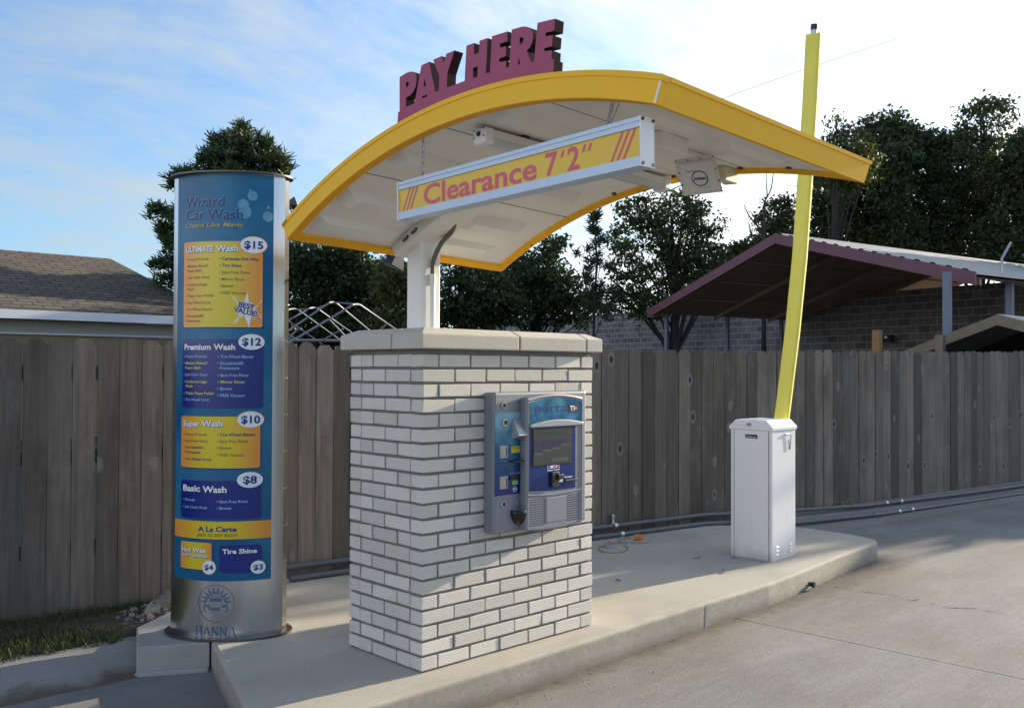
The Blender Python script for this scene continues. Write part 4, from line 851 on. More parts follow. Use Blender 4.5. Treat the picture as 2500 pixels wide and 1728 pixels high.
def menu(name, rect, y0, mt, head, price, left, right, tm, hm, headcol=M_wtxt):
    p, (s0, s1, z0, z1) = sheet(name, *rect, y0, mt, 0.0024, rr=0.012)
    sh, _ = sheet('drop_shadow', *rect, y0, M_navytxt, 0.0018, gp, 0.012, sz=(s0+0.005, s1+0.006, z0-0.006, z1-0.006))
    b = MB()
    for tx, x0, x1, yb, hp, bo in head: ptext(b, tx, x0+3, x1+3, yb+4, hp, y0, 0.0028, bo+0.025)
    b.build('heading_shadow', M_navytxt if mt is M_yprint else M_black, p, world=False)
    b = MB()
    for tx, x0, x1, yb, hp, bo in head: ptext(b, tx, x0, x1, yb, hp, y0, 0.0034, bo)
    b.build('heading_lettering', headcol, p, world=False)
    for lst, ink, nm in ((left+right, tm, 'list_lettering'), ([], None, '')):
        b = MB(); b2 = MB()
        for tx, x0, x1, yb, hp, hi in lst: ptext(b2 if hi else b, tx, x0, x1, yb, hp, y0, 0.0030, 0.022 if hi else 0.004)
        if b.v: b.build(nm, ink, p, world=False)
        if b2.v: b2.build('highlight_lettering', hm, p, world=False)
    if price:
        tx, cxp, cyp, rx, rz, hp, w = price
        b = MB(); oval(b, cxp, cyp, rx+5, rz+5, y0, 0.0034); b.build('badge_rim', M_yprint if mt is M_yprint else M_navy, p, world=False)
        b = MB(); oval(b, cxp, cyp, rx, rz, y0, 0.0042); b.build('price_badge', M_wtxt, p, world=False)
        b = MB(); ptext(b, tx, cxp-w, cxp+w, cyp+hp*0.5, hp, y0, 0.0050, 0.028); b.build('price_lettering', M_navytxt, p, world=False)
    return p
B_ = '\u2022 '
menu('menu_panel', (168, 802, 640, 1328), 400, M_yprint, [('ULTIMATE', 188, 405, 718, 46, 0.03), ('Wash', 428, 602, 710, 46, 0.03)], ('$15', 729, 661, 106, 66, 58, 76),
     [(B_+'Foamy Presoak', 186, 370, 786, 22, 0), (B_+'Molten Shine\u00ae', 186, 363, 842, 22, 0), ('Foam Bath', 196, 312, 880, 22, 0), (B_+'Soft Cloth Wash', 184, 373, 934, 22, 0), (B_+'Undercarriage', 182, 354, 992, 22, 0), ('Wash', 193, 249, 1030, 22, 0), (B_+'Triple Foam Polish', 181, 405, 1082, 22, 0), (B_+'Tire Wheel Scrub', 180, 384, 1138, 22, 0), (B_+'Tire Wheel Blaster', 179, 399, 1192, 22, 0), (B_+'Durashield\u00ae', 178, 327, 1246, 22, 0), ('Protectant', 189, 301, 1285, 22, 0)],
     [(B_+'Carnauba Hot Wax', 452, 773, 786, 24, 1), (B_+'Tire Shine', 452, 630, 838, 24, 1), (B_+'Spot Free Rinse', 451, 700, 894, 24, 0), (B_+'Mirror Rinse', 450, 653, 949, 24, 0), (B_+'Blower', 449, 571, 1003, 24, 0), (B_+'FREE Vacuum', 448, 667, 1060, 24, 0)], M_dtxt, M_navytxt)
# star burst with BEST VALUE
b = MB(); (s0, z0) = psurf(660, 1185, 400); star = []
for i, (x, y) in enumerate(((680, 1040), (690, 1130), (795, 1115), (735, 1180), (800, 1250), (712, 1215), (692, 1332), (650, 1225), (562, 1308), (620, 1205), (500, 1190), (615, 1165), (555, 1070), (645, 1140))):
    s, z = psurf(x, y, 400); star.append(pf(s, z, 0.0032))
b.add([pf(s0, z0, 0.0032)]+star, [(0, 1+i, 1+(i+1) % 14) for i in range(14)]); sb_o = b.build('star_burst', M_wtxt, gp, world=False)
def slant(b, txt, x0, x1, y0p, y1p, hp, layer, bold):
    (s0, z0), (s1, z1) = psurf(x0, y0p, 400), psurf(x1, y1p, 400)
    vs, fs = glyphs(txt, bold, 0.15); a0, a1 = vs[:, 0].min(), vs[:, 0].max()
    b.add([pf(s0+(x-a0)/(a1-a0)*(s1-s0), z0+(x-a0)/(a1-a0)*(z1-z0)+y*hp*HP/CAPH, layer) for x, y in vs], fs)
b = MB(); slant(b, 'BEST', 605, 738, 1160, 1190, 42, 0.0044, 0.035); slant(b, 'VALUE!', 572, 756, 1200, 1243, 42, 0.0044, 0.035); b.build('burst_lettering', M_navytxt, gp, world=False)
b = MB(); slant(b, 'BEST', 603, 740, 1163, 1193, 46, 0.0038, 0.075); slant(b, 'VALUE!', 570, 758, 1203, 1246, 46, 0.0038, 0.075); b.build('burst_outline', M_wtxt, gp, world=False)
menu('menu_panel', (155, 798, 95, 642), 800, M_navy, [('Premium', 174, 384, 178, 44, 0.03), ('Wash', 406, 580, 178, 44, 0.03)], ('$12', 712, 115, 105, 64, 58, 76),
     [(B_+'Foamy Presoak', 170, 353, 242, 20, 0), (B_+'Molten Shine\u00ae', 168, 357, 296, 20, 1), ('Foam Bath', 181, 303, 334, 20, 1), (B_+'Soft Cloth Wash', 168, 357, 390, 20, 0), (B_+'Undercarriage', 168, 353, 446, 20, 1), ('Wash', 180, 240, 482, 20, 1), (B_+'Triple Foam Polish', 167, 408, 540, 20, 1), (B_+'Tire Wheel Scrub', 167, 370, 592, 20, 0)],
     [(B_+'Tire Wheel Blaster', 440, 730, 246, 23, 0), (B_+'Durashield\u00ae', 439, 647, 300, 23, 0), ('Protectant', 457, 614, 338, 23, 0), (B_+'Spot Free Rinse', 438, 687, 395, 23, 0), (B_+'Mirror Rinse', 437, 654, 450, 23, 1), (B_+'Blower', 437, 558, 505, 23, 0), (B_+'FREE Vacuum', 436, 655, 560, 23, 0)], M_cyantxt, M_ytxt)
menu('menu_panel', (147, 782, 716, 1130), 800, M_yprint, [('Super', 166, 297, 798, 44, 0.03), ('Wash', 314, 480, 800, 44, 0.03)], ('$10', 704, 744, 106, 64, 58, 76),
     [(B_+'Foamy Presoak', 168, 353, 872, 20, 0), (B_+'Soft Cloth Wash', 167, 358, 926, 20, 0), (B_+'Durashield\u00ae', 167, 326, 978, 20, 1), ('Protectant', 180, 303, 1017, 20, 1), (B_+'Tire Wheel Scrub', 167, 388, 1074, 20, 1)],
     [(B_+'Tire Wheel Blaster', 434, 746, 877, 23, 1), (B_+'Spot Free Rinse', 433, 681, 931, 23, 0), (B_+'Blower', 433, 552, 986, 23, 0), (B_+'FREE Vacuum', 432, 650, 1042, 23, 0)], M_dtxt, M_navytxt)
menu('menu_panel', (145, 782, 1232, 1530), 800, M_navy, [('Basic', 163, 298, 1322, 48, 0.03), ('Wash', 318, 511, 1334, 48, 0.03)], ('$8', 699, 1232, 104, 64, 58, 55),
     [(B_+'Presoak', 163, 257, 1400, 20, 0), (B_+'Soft Cloth Wash', 162, 353, 1462, 20, 0)], [(B_+'Spot Free Rinse', 432, 680, 1418, 23, 0), (B_+'Blower', 432, 552, 1473, 23, 0)], M_cyantxt, M_ytxt)
zt_, zb2 = psurf(480, 308, 1180)[1], psurf(480, 452, 1180)[1]
ac, _ = sheet('extras_band', 0, 0, 0, 0, 0, M_yprint, 0.0016, sz=(-R_(38.5)*PR, R_(36.5)*PR, zb2, zt_), n=40)
b = MB(); ptext(b, 'A La Carte', 280, 592, 386, 38, 1180, 0.0024, 0.03); b.build('heading_lettering', M_navytxt, ac, world=False)
b = MB(); ptext(b, '(ADD TO ANY WASH)', 274, 598, 430, 28, 1180, 0.0024, 0.0, 0.2); b.build('sub_lettering', M_dtxt, ac, world=False)
menu('menu_panel', (142, 390, 470, 690), 1180, M_yprint, [('Hot Wax', 155, 349, 552, 34, 0.03), ('with Carnauba', 155, 354, 590, 22, 0.02)], ('$4', 369, 678, 54, 54, 40, 36), [], [], M_dtxt, M_navytxt)
menu('menu_panel', (453, 786, 495, 712), 1180, M_navy, [('Tire Shine', 476, 755, 563, 36, 0.03)], ('$3', 764, 675, 60, 54, 40, 38), [], [], M_cyantxt, M_ytxt)
# maker's emblem on the bare steel: ring, sun rays, car front, serif name
b = MB(); s0, z0 = psurf(420, 972, 1180); rs = (psurf(566, 972, 1180)[0]-psurf(274, 972, 1180)[0])/2; n = 64
for i in range(n):
    q0, q1 = 2*math.pi*i/n, 2*math.pi*(i+1)/n; b.add([pf(s0+r*math.cos(q), z0+r*math.sin(q), 0.0) for q, r in ((q0, rs), (q1, rs), (q1, rs*0.972), (q0, rs*0.972))], [(0, 1, 2, 3)])
def ept(x, y): return (s0+x*rs, z0+y*rs)
def car(y0, pts, l): b.add([pf(*ept(x, y), l) for x, y in pts], [tuple(range(len(pts)))])
outl = [(-0.62, -0.42), (-0.66, -0.20), (-0.60, 0.02), (-0.36, 0.34), (0.0, 0.40), (0.34, 0.34), (0.56, 0.02), (0.64, -0.20), (0.62, -0.42), (-0.62, -0.42)]
for (x0, y0), (x1, y1) in zip(outl[:-1], outl[1:]):
    d = np.array([x1-x0, y1-y0]); d /= np.linalg.norm(d); nn_ = np.array([-d[1], d[0]])*0.016
    car(0, [(x0-nn_[0], y0-nn_[1]), (x1-nn_[0], y1-nn_[1]), (x1+nn_[0], y1+nn_[1]), (x0+nn_[0], y0+nn_[1])], 0.0002)
ptext(b, 'HANNA', 364, 458, 1030, 26, 1180, 0.0002, 0.01)
b.build('emblem_lines', M_etch, root, world=False)
b = MB()
for q in range(10):
    a = math.pi*(0.02+0.96*q/9); a1, a2 = a-0.15, a+0.15; r0, r1 = 0.52, 0.93
    car(0, [(r0*math.cos(a1), 0.06+r0*math.sin(a1)*0.9), (r1*math.cos(a), 0.04+r1*math.sin(a)*0.9), (r0*math.cos(a2), 0.06+r0*math.sin(a2)*0.9)], 0.0001)
car(0, [(-0.36, 0.10), (0.34, 0.10), (0.26, 0.28), (-0.28, 0.28)], 0.0003)
for s in (-1, 1): car(0, [(s*0.58, -0.20), (s*0.30, -0.22), (s*0.36, -0.10), (s*0.56, -0.08)], 0.0003)
# serif capitals built from strokes
def serif_word(word, xa, xb, yb, hp):
    (sa, za), (sb2, zb3) = psurf(xa, yb, 1180), psurf(xb, yb, 1180); zz0 = (za+zb3)/2; h = hp*HP; cw = (sb2-sa)/len(word)
    G = {'H': [(.16, 0, .16, 1, .15), (.80, 0, .80, 1, .15), (.16, .5, .80, .5, .07)], 'A': [(.10, 0, .48, 1, .07), (.86, 0, .50, 1, .16), (.24, .34, .74, .34, .06)], 'N': [(.16, 0, .16, 1, .07), (.80, 0, .80, 1, .07), (.14, 1, .80, 0, .16)]}
    SF = {'H': [(.16, 0), (.16, 1), (.80, 0), (.80, 1)], 'A': [(.10, 0), (.86, 0)], 'N': [(.16, 0), (.12, 1), (.80, 1)]}
    for i, c in enumerate(word):
        o_ = sa+i*cw
        for x0, y0, x1, y1, w in G[c]:
            if abs(y1-y0) < 0.01: q = [(x0, y0-w/2), (x1, y0-w/2), (x1, y0+w/2), (x0, y0+w/2)]
            else: q = [(x0-w/2, y0), (x0+w/2, y0), (x1+w/2, y1), (x1-w/2, y1)]
            b.add([pf(o_+x*cw, zz0+y*h, 0.0002) for x, y in q], [(0, 1, 2, 3)])
        for x, y in SF[c]:
            yy = y-0.06 if y > .5 else y; b.add([pf(o_+xx*cw, zz0+yyy*h, 0.00025) for xx, yyy in ((x-.15, yy), (x+.15, yy), (x+.15, yy+.06), (x-.15, yy+.06))], [(0, 1, 2, 3)])
serif_word('HANNA', 256, 590, 1232, 76)
b.build('emblem_lettering', M_etch, root, world=False)

# floodlight on the back edge of the column
fl = at(657, 462, 5.75); root = thing('floodlight', 'small black floodlight on a bracket beside the top of the price column', 'floodlight', tuple(fl), group='black floodlights')
def flood(root, c, d, u, s=1.0):
    d = np.array(d, float); d /= np.linalg.norm(d); u = np.array(u, float); r = np.cross(d, u); r /= np.linalg.norm(r); u = np.cross(r, d)
    b = MB(); A = lambda x, y, z: c+s*(r*x+u*y+d*z)
    b.hexa([A(-.05, -.035, .045), A(.05, -.035, .045), A(.05, .035, .045), A(-.05, .035, .045)], [A(-.03, -.02, -.03), A(.03, -.02, -.03), A(.03, .02, -.03), A(-.03, .02, -.03)]); b.build('lamp_body', M_black, root, bevel=0.004)
    b = MB(); b.add([A(-.045, -.03, .0458), A(.045, -.03, .0458), A(.045, .03, .0458), A(-.045, .03, .0458)], [(0, 1, 2, 3)]); b.build('lens', mat('lamp_glass', (0.25, 0.26, 0.27), 0.1), root)
    b = MB(); b.tube([A(-.058, 0, 0), A(-.058, -.06, -.01), A(0, -.075, -.02), A(.058, -.06, -.01), A(.058, 0, 0)], 0.005*s, 5); b.build('bracket', M_black, root); return A
A = flood(root, fl, (0.6, -0.5, 0.3), (0.1, 0.1, 1), 0.85); q = A(0, -.075, -.02)
b = MB(); b.tube([q, q+np.array([-0.10, 0.02, -0.06]), np.array([PC[0], PC[1], ZT])+np.array([0.22, 0.10, -0.40])], 0.008, 6); b.build('arm', M_black, root)
fl2 = at(893, 584, 5.9); root = thing('floodlight', 'dark floodlight hanging below the rear edge of the canopy beside the post', 'floodlight', tuple(fl2), group='black floodlights')
A = flood(root, fl2, (-0.3, 0.2, -0.9), (0.1, -0.9, -0.2), 1.2); pe_ = can(CL-0.02, -0.40, RB)
b = MB(); b.tube([A(0, -.075, -.02), pe_], 0.009, 6); b.build('arm', M_dark, root)

# ================================================================ BARRIER GATE
root = thing('barrier_gate', 'white steel barrier cabinet with raised yellow foam covered arm', 'barrier gate', (3.66, 0.39, 0))
GX0, GX1, GY0, GY1, GZ = 3.488, 3.830, 0.212, 0.569, 0.977
b = MB(); b.box(GX0, GX1, GY0, GY1, 0.0, GZ); b.build('cabinet', M_whitec, root, bevel=0.004)
b = MB(); b.box(GX0-0.004, GX0+0.001, 0.242, 0.536, 0.006, GZ-0.003); b.build('door', M_whitec, root, bevel=0.0015)
for y in (0.2385, 0.5385): b = MB(); b.box(GX0-0.0012, GX0+0.001, y-0.0022, y+0.0022, 0.004, GZ-0.002); b.build('door_gap', M_dark, root)
b = MB(); pr_ = [(GY0-0.009, GZ), (GY1+0.009, GZ), (GY1+0.009, GZ+0.024), (GY1-0.050, GZ+0.076), (GY0+0.045, GZ+0.076), (GY0-0.009, GZ+0.024)]
b.prism(pr_, GX0-0.010, GX1+0.010, lambda y, z, h: (h, y, z)); b.build('lid', M_whitec, root, bevel=0.003)
b = MB(); b.tube([(GX0-0.010, 0.395, 1.019), (GX0-0.017, 0.395, 1.019)], 0.014, 14); b.box(GX0-0.016, GX0-0.010, 0.400, 0.424, 1.009, 1.027); b.build('lock', M_galv, root)
b = MB(); b.box(GX0-0.0065, GX0-0.004, 0.333, 0.437, 0.914, 0.942); npl = b.build('name_plate', M_black, root)
b = MB(); put_text(b, 'LiftMaster', -0.430, -0.340, 0.920, 0.011, lambda x, z, l: (GX0-0.0072, -x, z), bold=0.01); b.build('plate_lettering', M_wtxt, npl)
b = MB()
for x in (3.560, 3.752):
    for k in range(3): z = 0.045+k*0.028; b = MB(); b.hexa([(x-.019, GY0-0.0075, z), (x+.019, GY0-0.0075, z), (x+.019, GY0+.001, z), (x-.019, GY0+.001, z)], [(x-.019, GY0-0.001, z+.012), (x+.019, GY0-0.001, z+.012), (x+.019, GY0+.001, z+.012), (x-.019, GY0+.001, z+.012)]); b.build('vent_louvre', M_whitec, root)
b = MB(); b.tube([(3.672, GY0-0.006, 0.944), (3.715, GY0-0.008, 0.944)], 0.007, 8); b.build('latch', M_galv, root)
b = MB(); b.tube([(3.715, GY0-0.008, 0.944), (3.745, GY0-0.010, 0.938), (3.742, GY0-0.008, 0.86), (3.735, GY0-0.006, 0.825), (3.726, GY0-0.006, 0.83), (3.722, GY0-0.006, 0.90)], 0.0028, 6); b.build('pin_cord', M_dark, root)
# arm: padded bar on the rear side, slightly bowed
AXC = 3.915; cpts = [(0.392, 0.86), (0.376, 1.06), (0.285, 1.725), (0.222, 2.30), (0.173, 2.93), (0.128, 3.55), (0.101, 4.03)]
b = MB(); n = 18; vs = []
for i, (y, z) in enumerate(cpts):
    y2, z2 = cpts[min(i+1, len(cpts)-1)]; y1, z1 = cpts[max(i-1, 0)]; d = np.array([y2-y1, z2-z1]); d /= np.linalg.norm(d); nv = np.array([d[1], -d[0]])
    for j in range(n):
        q = 2*math.pi*j/n; cx2 = math.copysign(abs(math.cos(q))**0.45, math.cos(q))*0.0565; cy2 = math.copysign(abs(math.sin(q))**0.45, math.sin(q))*0.033
        vs.append((AXC+cy2, y+nv[0]*cx2, z+nv[1]*cx2))
k = len(cpts); b.add(vs, [(i*n+j, i*n+(j+1) % n, (i+1)*n+(j+1) % n, (i+1)*n+j) for i in range(k-1) for j in range(n)]+[tuple(range(n)), tuple(range((k-1)*n, k*n))])
b.build('arm', M_foam, root, smooth=35)
b = MB(); b.tube([(AXC, 0.100, 4.02), (AXC, 0.097, 4.065)], 0.024, 14); b.build('arm_tube', M_alu, root, smooth=40)
b = MB(); b.tube([(AXC, 0.097, 4.063), (AXC, 0.094, 4.105)], 0.027, 14); b.build('arm_cap', M_black, root, smooth=40)
b = MB(); b.tube([(GX1-0.01, 0.39, 0.90), (AXC+0.03, 0.39, 0.90)], 0.05, 16); b.build('pivot_hub', M_galv, root, smooth=40)

# ================================================================ CONDUITS ALONG THE FENCE
def fpt(x, off, z): return np.array([x+FNRM[0]*off, fence_y(x)+FNRM[1]*off, z])
PA_ = [(0.55, .050, .085), (2.0, .050, .085), (3.2, .050, .085), (4.6, .055, .080), (5.6, .095, .03), (7, .17, -.02), (9, .22, -.03), (13, .24, -.04), (19, .24, -.04)]
PB_ = [(0.55, .125, .023), (2.0, .125, .023), (3.2, .125, .023), (4.5, .16, .023), (4.85, .24, .012), (5.6, .31, -.055), (7, .36, -.085), (9, .36, -.095), (13, .35, -.10), (19, .35, -.10)]
for nm, pts, lab, cpl, cl in (('conduit_pipe', PA_, 'upper grey plastic conduit running along the foot of the board fence', (3.25, 6.75, 2.3), (3.50, 7.35, 7.62)), ('conduit_pipe', PB_, 'lower grey plastic conduit lying on the concrete in front of the upper one', (3.20, 6.85, 2.3), (3.50, 7.30, 7.55))):
    root = thing(nm, lab, 'conduit', tuple(fpt(3, pts[2][1], pts[2][2])), 0, 'grey conduits along the fence')
    xs = np.concatenate([np.linspace(0.55, 10, 90), np.linspace(10.3, 19, 25)]); off = np.interp(xs, [p[0] for p in pts], [p[1] for p in pts]); zs = np.interp(xs, [p[0] for p in pts], [p[2] for p in pts])
    P_ = lambda x, dz=0: fpt(x, float(np.interp(x, [p[0] for p in pts], [p[1] for p in pts])), float(np.interp(x, [p[0] for p in pts], [p[2] for p in pts]))+dz)
    b = MB(); b.tube([fpt(x, o_, z) for x, o_, z in zip(xs, off, zs)], 0.0215, 10); b.build('pipe', M_pipe, root, smooth=50)
    for x in cpl: b = MB(); b.tube([P_(x), P_(x+0.16)], 0.0255, 12); b.build('coupling', M_pipe, root, smooth=40)
    for x in cl: b = MB(); b.tube([P_(x), P_(x+0.035)], 0.0262, 12); b.build('clamp', M_clampm, root, smooth=40)
root = thing('strut_bracket', 'shiny metal bracket strip standing against the fence behind the conduits', 'bracket', tuple(fpt(3.52, 0.02, 0.1)))
b = MB(); c = fpt(3.515, 0.022, 0.12); b.obox(c, np.array([FDIR[0], FDIR[1], 0])*0.016, np.array([FNRM[0], FNRM[1], 0])*0.012, (0, 0, 0.055)); b.build('strip', M_chrome, root, bevel=0.003)

# ================================================================ SMALL THINGS ON THE CONCRETE
def gpt(x, y, z=0.0): p = hit(1440+x/6.414, 1260+y/6.414, 2, z, False); return p
def ringroll(name, c, r, w, h, mts, label, tilt=0.0, grp=None):
    root = thing(name, label, 'tape roll', tuple(c), 0, grp); n = 28
    for nm, r0, r1, m_ in (('tape', r-w, r, mts[0]), ('core', r-w-0.004, r-w-0.0005, mts[1])):
        b = MB(); vs = []
        for j in range(n):
            q = 2*math.pi*j/n
            for rr, z in ((r0, 0), (r1, 0), (r1, h), (r0, h)): vs.append((c[0]+rr*math.cos(q), c[1]+rr*math.sin(q), c[2]+z+0.001))
        b.add(vs, [(j*4+k, j*4+(k+1) % 4, ((j+1) % n)*4+(k+1) % 4, ((j+1) % n)*4+k) for j in range(n) for k in range(4)]); b.build(nm, m_, root, smooth=40)
c1 = gpt(342, 478); c2 = gpt(545, 405)
ringroll('tape_roll', c1, 0.058, 0.012, 0.030, (M_clear, M_pinktape), 'clear tape roll with pinkish core lying nearest the pillar', grp='tape rolls on the concrete')
ringroll('tape_roll', c2, 0.058, 0.008, 0.034, (M_clear, M_clear), 'colourless tape roll lying between the pinkish roll and the orange wrapper', grp='tape rolls on the concrete')
c = gpt(765, 372); root = thing('paper_cup', 'crumpled orange and red paper cup lying on its side by the conduits', 'cup', tuple(c))
b = MB(); a = np.array([0.75, -0.62, 0]); ctr2 = c+np.array([0, 0, 0.026]); n = 14; vs = []
for k, (t, r) in enumerate(((-0.036, 0.024), (-0.01, 0.026), (0.034, 0.020))):
    for j in range(n): q = 2*math.pi*j/n; rr = r*(1+0.10*math.sin(3*q+k)); vs.append(ctr2+a*t+np.array([0.62, 0.75, 0])*rr*math.cos(q)+np.array([0, 0, 1])*rr*math.sin(q))
b.add(vs, [(i*n+j, i*n+(j+1) % n, (i+1)*n+(j+1) % n, (i+1)*n+j) for i in range(2) for j in range(n)]+[tuple(range(2*n, 3*n))]); b.build('cup_wall', M_orange, root, smooth=30)
b = MB(); vs = [ctr2+a*-0.037+np.array([0.62, 0.75, 0])*r*math.cos(2*math.pi*j/n)+np.array([0, 0, 1])*r*math.sin(2*math.pi*j/n) for r in (0.027, 0.017) for j in range(n)]
b.add(vs, [(j, (j+1) % n, n+(j+1) % n, n+j) for j in range(n)]); b.build('cup_rim', M_wtxt, root)
def smooth_path(P, k=8):
    P = [np.array(p, float) for p in P]; o_ = []
    for i in range(len(P)-1):
        p0, p1, p2, p3 = P[max(i-1, 0)], P[i], P[i+1], P[min(i+2, len(P)-1)]
        for t in np.linspace(0, 1, k, endpoint=False): o_.append(0.5*((2*p1)+(-p0+p2)*t+(2*p0-5*p1+4*p2-p3)*t*t+(-p0+3*p1-3*p2+p3)*t**3))
    return o_+[P[-1]]
def wire(pts, r, m_, label, lift=0.004):
    b = MB(); b.tube(smooth_path([gpt(x, y, lift) for x, y in pts]), r, 5); tag(b.build('wire_scrap', m_, None, smooth=60), label, 'wire', 'wire scraps on the concrete')
wire([(190, 450), (150, 485), (142, 520), (190, 548), (280, 566), (400, 568), (520, 558), (590, 520), (590, 485), (530, 455)], 0.0028, M_wirey, 'long yellowish wire curled in a loop near the pillar')
wire([(560, 430), (620, 410), (720, 412), (840, 420), (900, 405), (955, 368)], 0.0028, M_wirey, 'yellowish wire stretched beside the orange cup')
wire([(1618, 660), (1680, 652), (1725, 640), (1715, 618)], 0.0030, M_wirer, 'short red hooked wire lying in the open between cup and barrier')
wire([(2215, 640), (2260, 652), (2300, 650)], 0.0030, M_wirer, 'short red wire at the foot of the barrier cabinet')
def deadleaf(pts, label, z=0.006):
    b = MB(); P = [gpt(x, y, z+0.01*(i % 2)) for i, (x, y) in enumerate(pts)]; b.add(P, [tuple(range(len(P)))]); o = b.build('dead_leaf', M_deadleaf); tag(o, label, 'leaf', 'dead leaves on the concrete'); sm2 = o.modifiers.new('t', 'SOLIDIFY'); sm2.thickness = 0.003
deadleaf([(2078, 828), (2100, 832), (2138, 862), (2110, 860)], 'dark dead leaf lying near the corner of the barrier cabinet')
deadleaf([(395, 990), (420, 984), (440, 992), (492, 1000), (450, 1004), (415, 998)], 'dark twisted leaf lying at the brick pillar side of the shadow')
b = MB(); P = [hit(u, v, 2, ZG+0.002) for u, v in ((1880, 1322), (1935, 1331), (1968, 1336), (2010, 1340), (2050, 1352), (2075, 1352), (2130, 1368), (2200, 1372), (2309, 1392))]
P2 = []
for p in smooth_path(P, 6): P2.append(p+np.array([RNG.normal(0, 0.006), RNG.normal(0, 0.006), 0]))
vs = []
for i, p in enumerate(P2): w = 0.004+0.006*RNG.random(); vs += [p+np.array([0.3, 1, 0])*w, p-np.array([0.3, 1, 0])*w]
b.add(vs, [(2*i, 2*i+1, 2*i+3, 2*i+2) for i in range(len(P2)-1)]); structure(b.build('pavement_crack', mat('crack', (0.10, 0.085, 0.07), 0.95)))
b = MB(); b.add([(2.105, -0.1468, -0.016), (2.125, -0.1464, -0.016), (2.140, -0.1464, -0.125), (2.120, -0.1466, -0.150), (2.095, -0.1472, -0.150), (2.100, -0.1470, -0.07)], [(0, 1, 2, 3, 4, 5)])
structure(b.build('kerb_patch', mat('wet_patch', (0.27, 0.26, 0.24), 0.9, var=0.2, vscale=40)))
# black conduit stub at the kerb
p = hit(1845, 1322, 2, ZG, True); root = thing('pipe_stub', 'short dark pipe stub poking out at the foot of the island kerb', 'pipe', (3.50, -0.09, ZG))
b = MB(); b.tube([(3.50, 0.0, ZG+0.040), (3.508, -0.105, ZG+0.036)], 0.016, 12); b.build('pipe', M_dark, root, smooth=40)
b = MB(); b.tube([(3.508, -0.103, ZG+0.036), (3.510, -0.118, ZG+0.035)], 0.021, 12); b.build('collar', M_black, root, smooth=40)
b = MB()
for i in range(420):
    t = RNG.random(); x = -0.3+5.2*t; y = float(np.interp(x, [q[0] for q in isl[8:19]], [q[1] for q in isl[8:19]]))-0.012-abs(RNG.normal(0, 0.10 if RNG.random() < .35 else 0.02)); r = 0.0015+0.004*RNG.random()**3; z = ZG+r*0.6
    b.add([(x+r, y, z), (x-r*.6, y+r, z), (x-r*.7, y-r*.8, z), (x, y, z+r)], [(0, 1, 3), (1, 2, 3), (2, 0, 3), (0, 2, 1)])
o = stuff(b.build('grit', mat('grit', (0.13, 0.10, 0.075), 0.95, island=0.8))); o['label'] = 'grit and leaf crumbs along the foot of the kerb'; o['category'] = 'grit'

# ================================================================ HOUSE ON THE LEFT
root = thing('house', 'low tan house with brown shingle hip roof and white fascia beyond the fence', 'house', (4.0, 19, ZG))
HY = 18.0
def hz(v, u=200): return hit(u, v, 1, HY)[2]
ze1, ze0 = hit(200, 702, 1, HY)[2], hit(200, 724, 1, HY)[2]
hx0, hx1 = -14.0, 8.1; ry, rx1, rz_ = 22.2, 6.95, hit(150, 575, 1, 22.2)[2]
b = MB(); ex = 0.0
slope_len = math.hypot(ry-HY, rz_-ze1)
b.add([(hx0, HY, ze1), (hx1, HY, ze1), (rx1, ry, rz_), (hx0, ry, rz_), (hx0, 2*ry-HY, ze1), (hx1, 2*ry-HY, ze1), (hx0, HY, ze1-0.02), (hx1, HY, ze1-0.02), (hx0, 2*ry-HY, ze1-0.02), (hx1, 2*ry-HY, ze1-0.02)],
      [(0, 1, 2, 3), (1, 5, 2), (3, 2, 5, 4), (0, 6, 7, 1), (1, 7, 9, 5)]); b.build('roof', M_shingle, root)
b = MB(); b.box(hx0, hx1+0.02, HY-0.03, HY-0.005, ze0, ze1-0.025); b.box(hx1-0.005, hx1+0.02, HY, 2*ry-HY, ze0, ze1-0.025); b.build('fascia', M_fascia, root)
zs1, zs0 = ze0, hit(200, 753, 1, HY+0.45)[2]
b = MB(); b.add([(hx0, HY, ze0+0.01), (hx1, HY, ze0+0.01), (hx1, HY+0.5, ze0+0.01), (hx0, HY+0.5, ze0+0.01)], [(0, 1, 2, 3)]); b.build('soffit', M_siding, root)
b = MB(); b.box(hx0, hx1-0.45, HY+0.45, HY+0.5, zs0, ze0)
for i in range(int((hx1-0.5-hx0)/0.21)): b.box(hx0+i*0.21, hx0+i*0.21+0.018, HY+0.442, HY+0.45, zs0+0.02, ze0-0.02)
b.build('frieze', M_siding, root)
b = MB(); b.box(hx0, hx1-0.44, HY+0.43, HY+0.5, zs0-0.045, zs0-0.002); b.build('trim', M_fascia, root)
b = MB(); b.box(hx0, hx1-0.5, HY+0.5, 2*ry-HY-0.5, ZG, ze0); b.build('wall', M_tan, root)

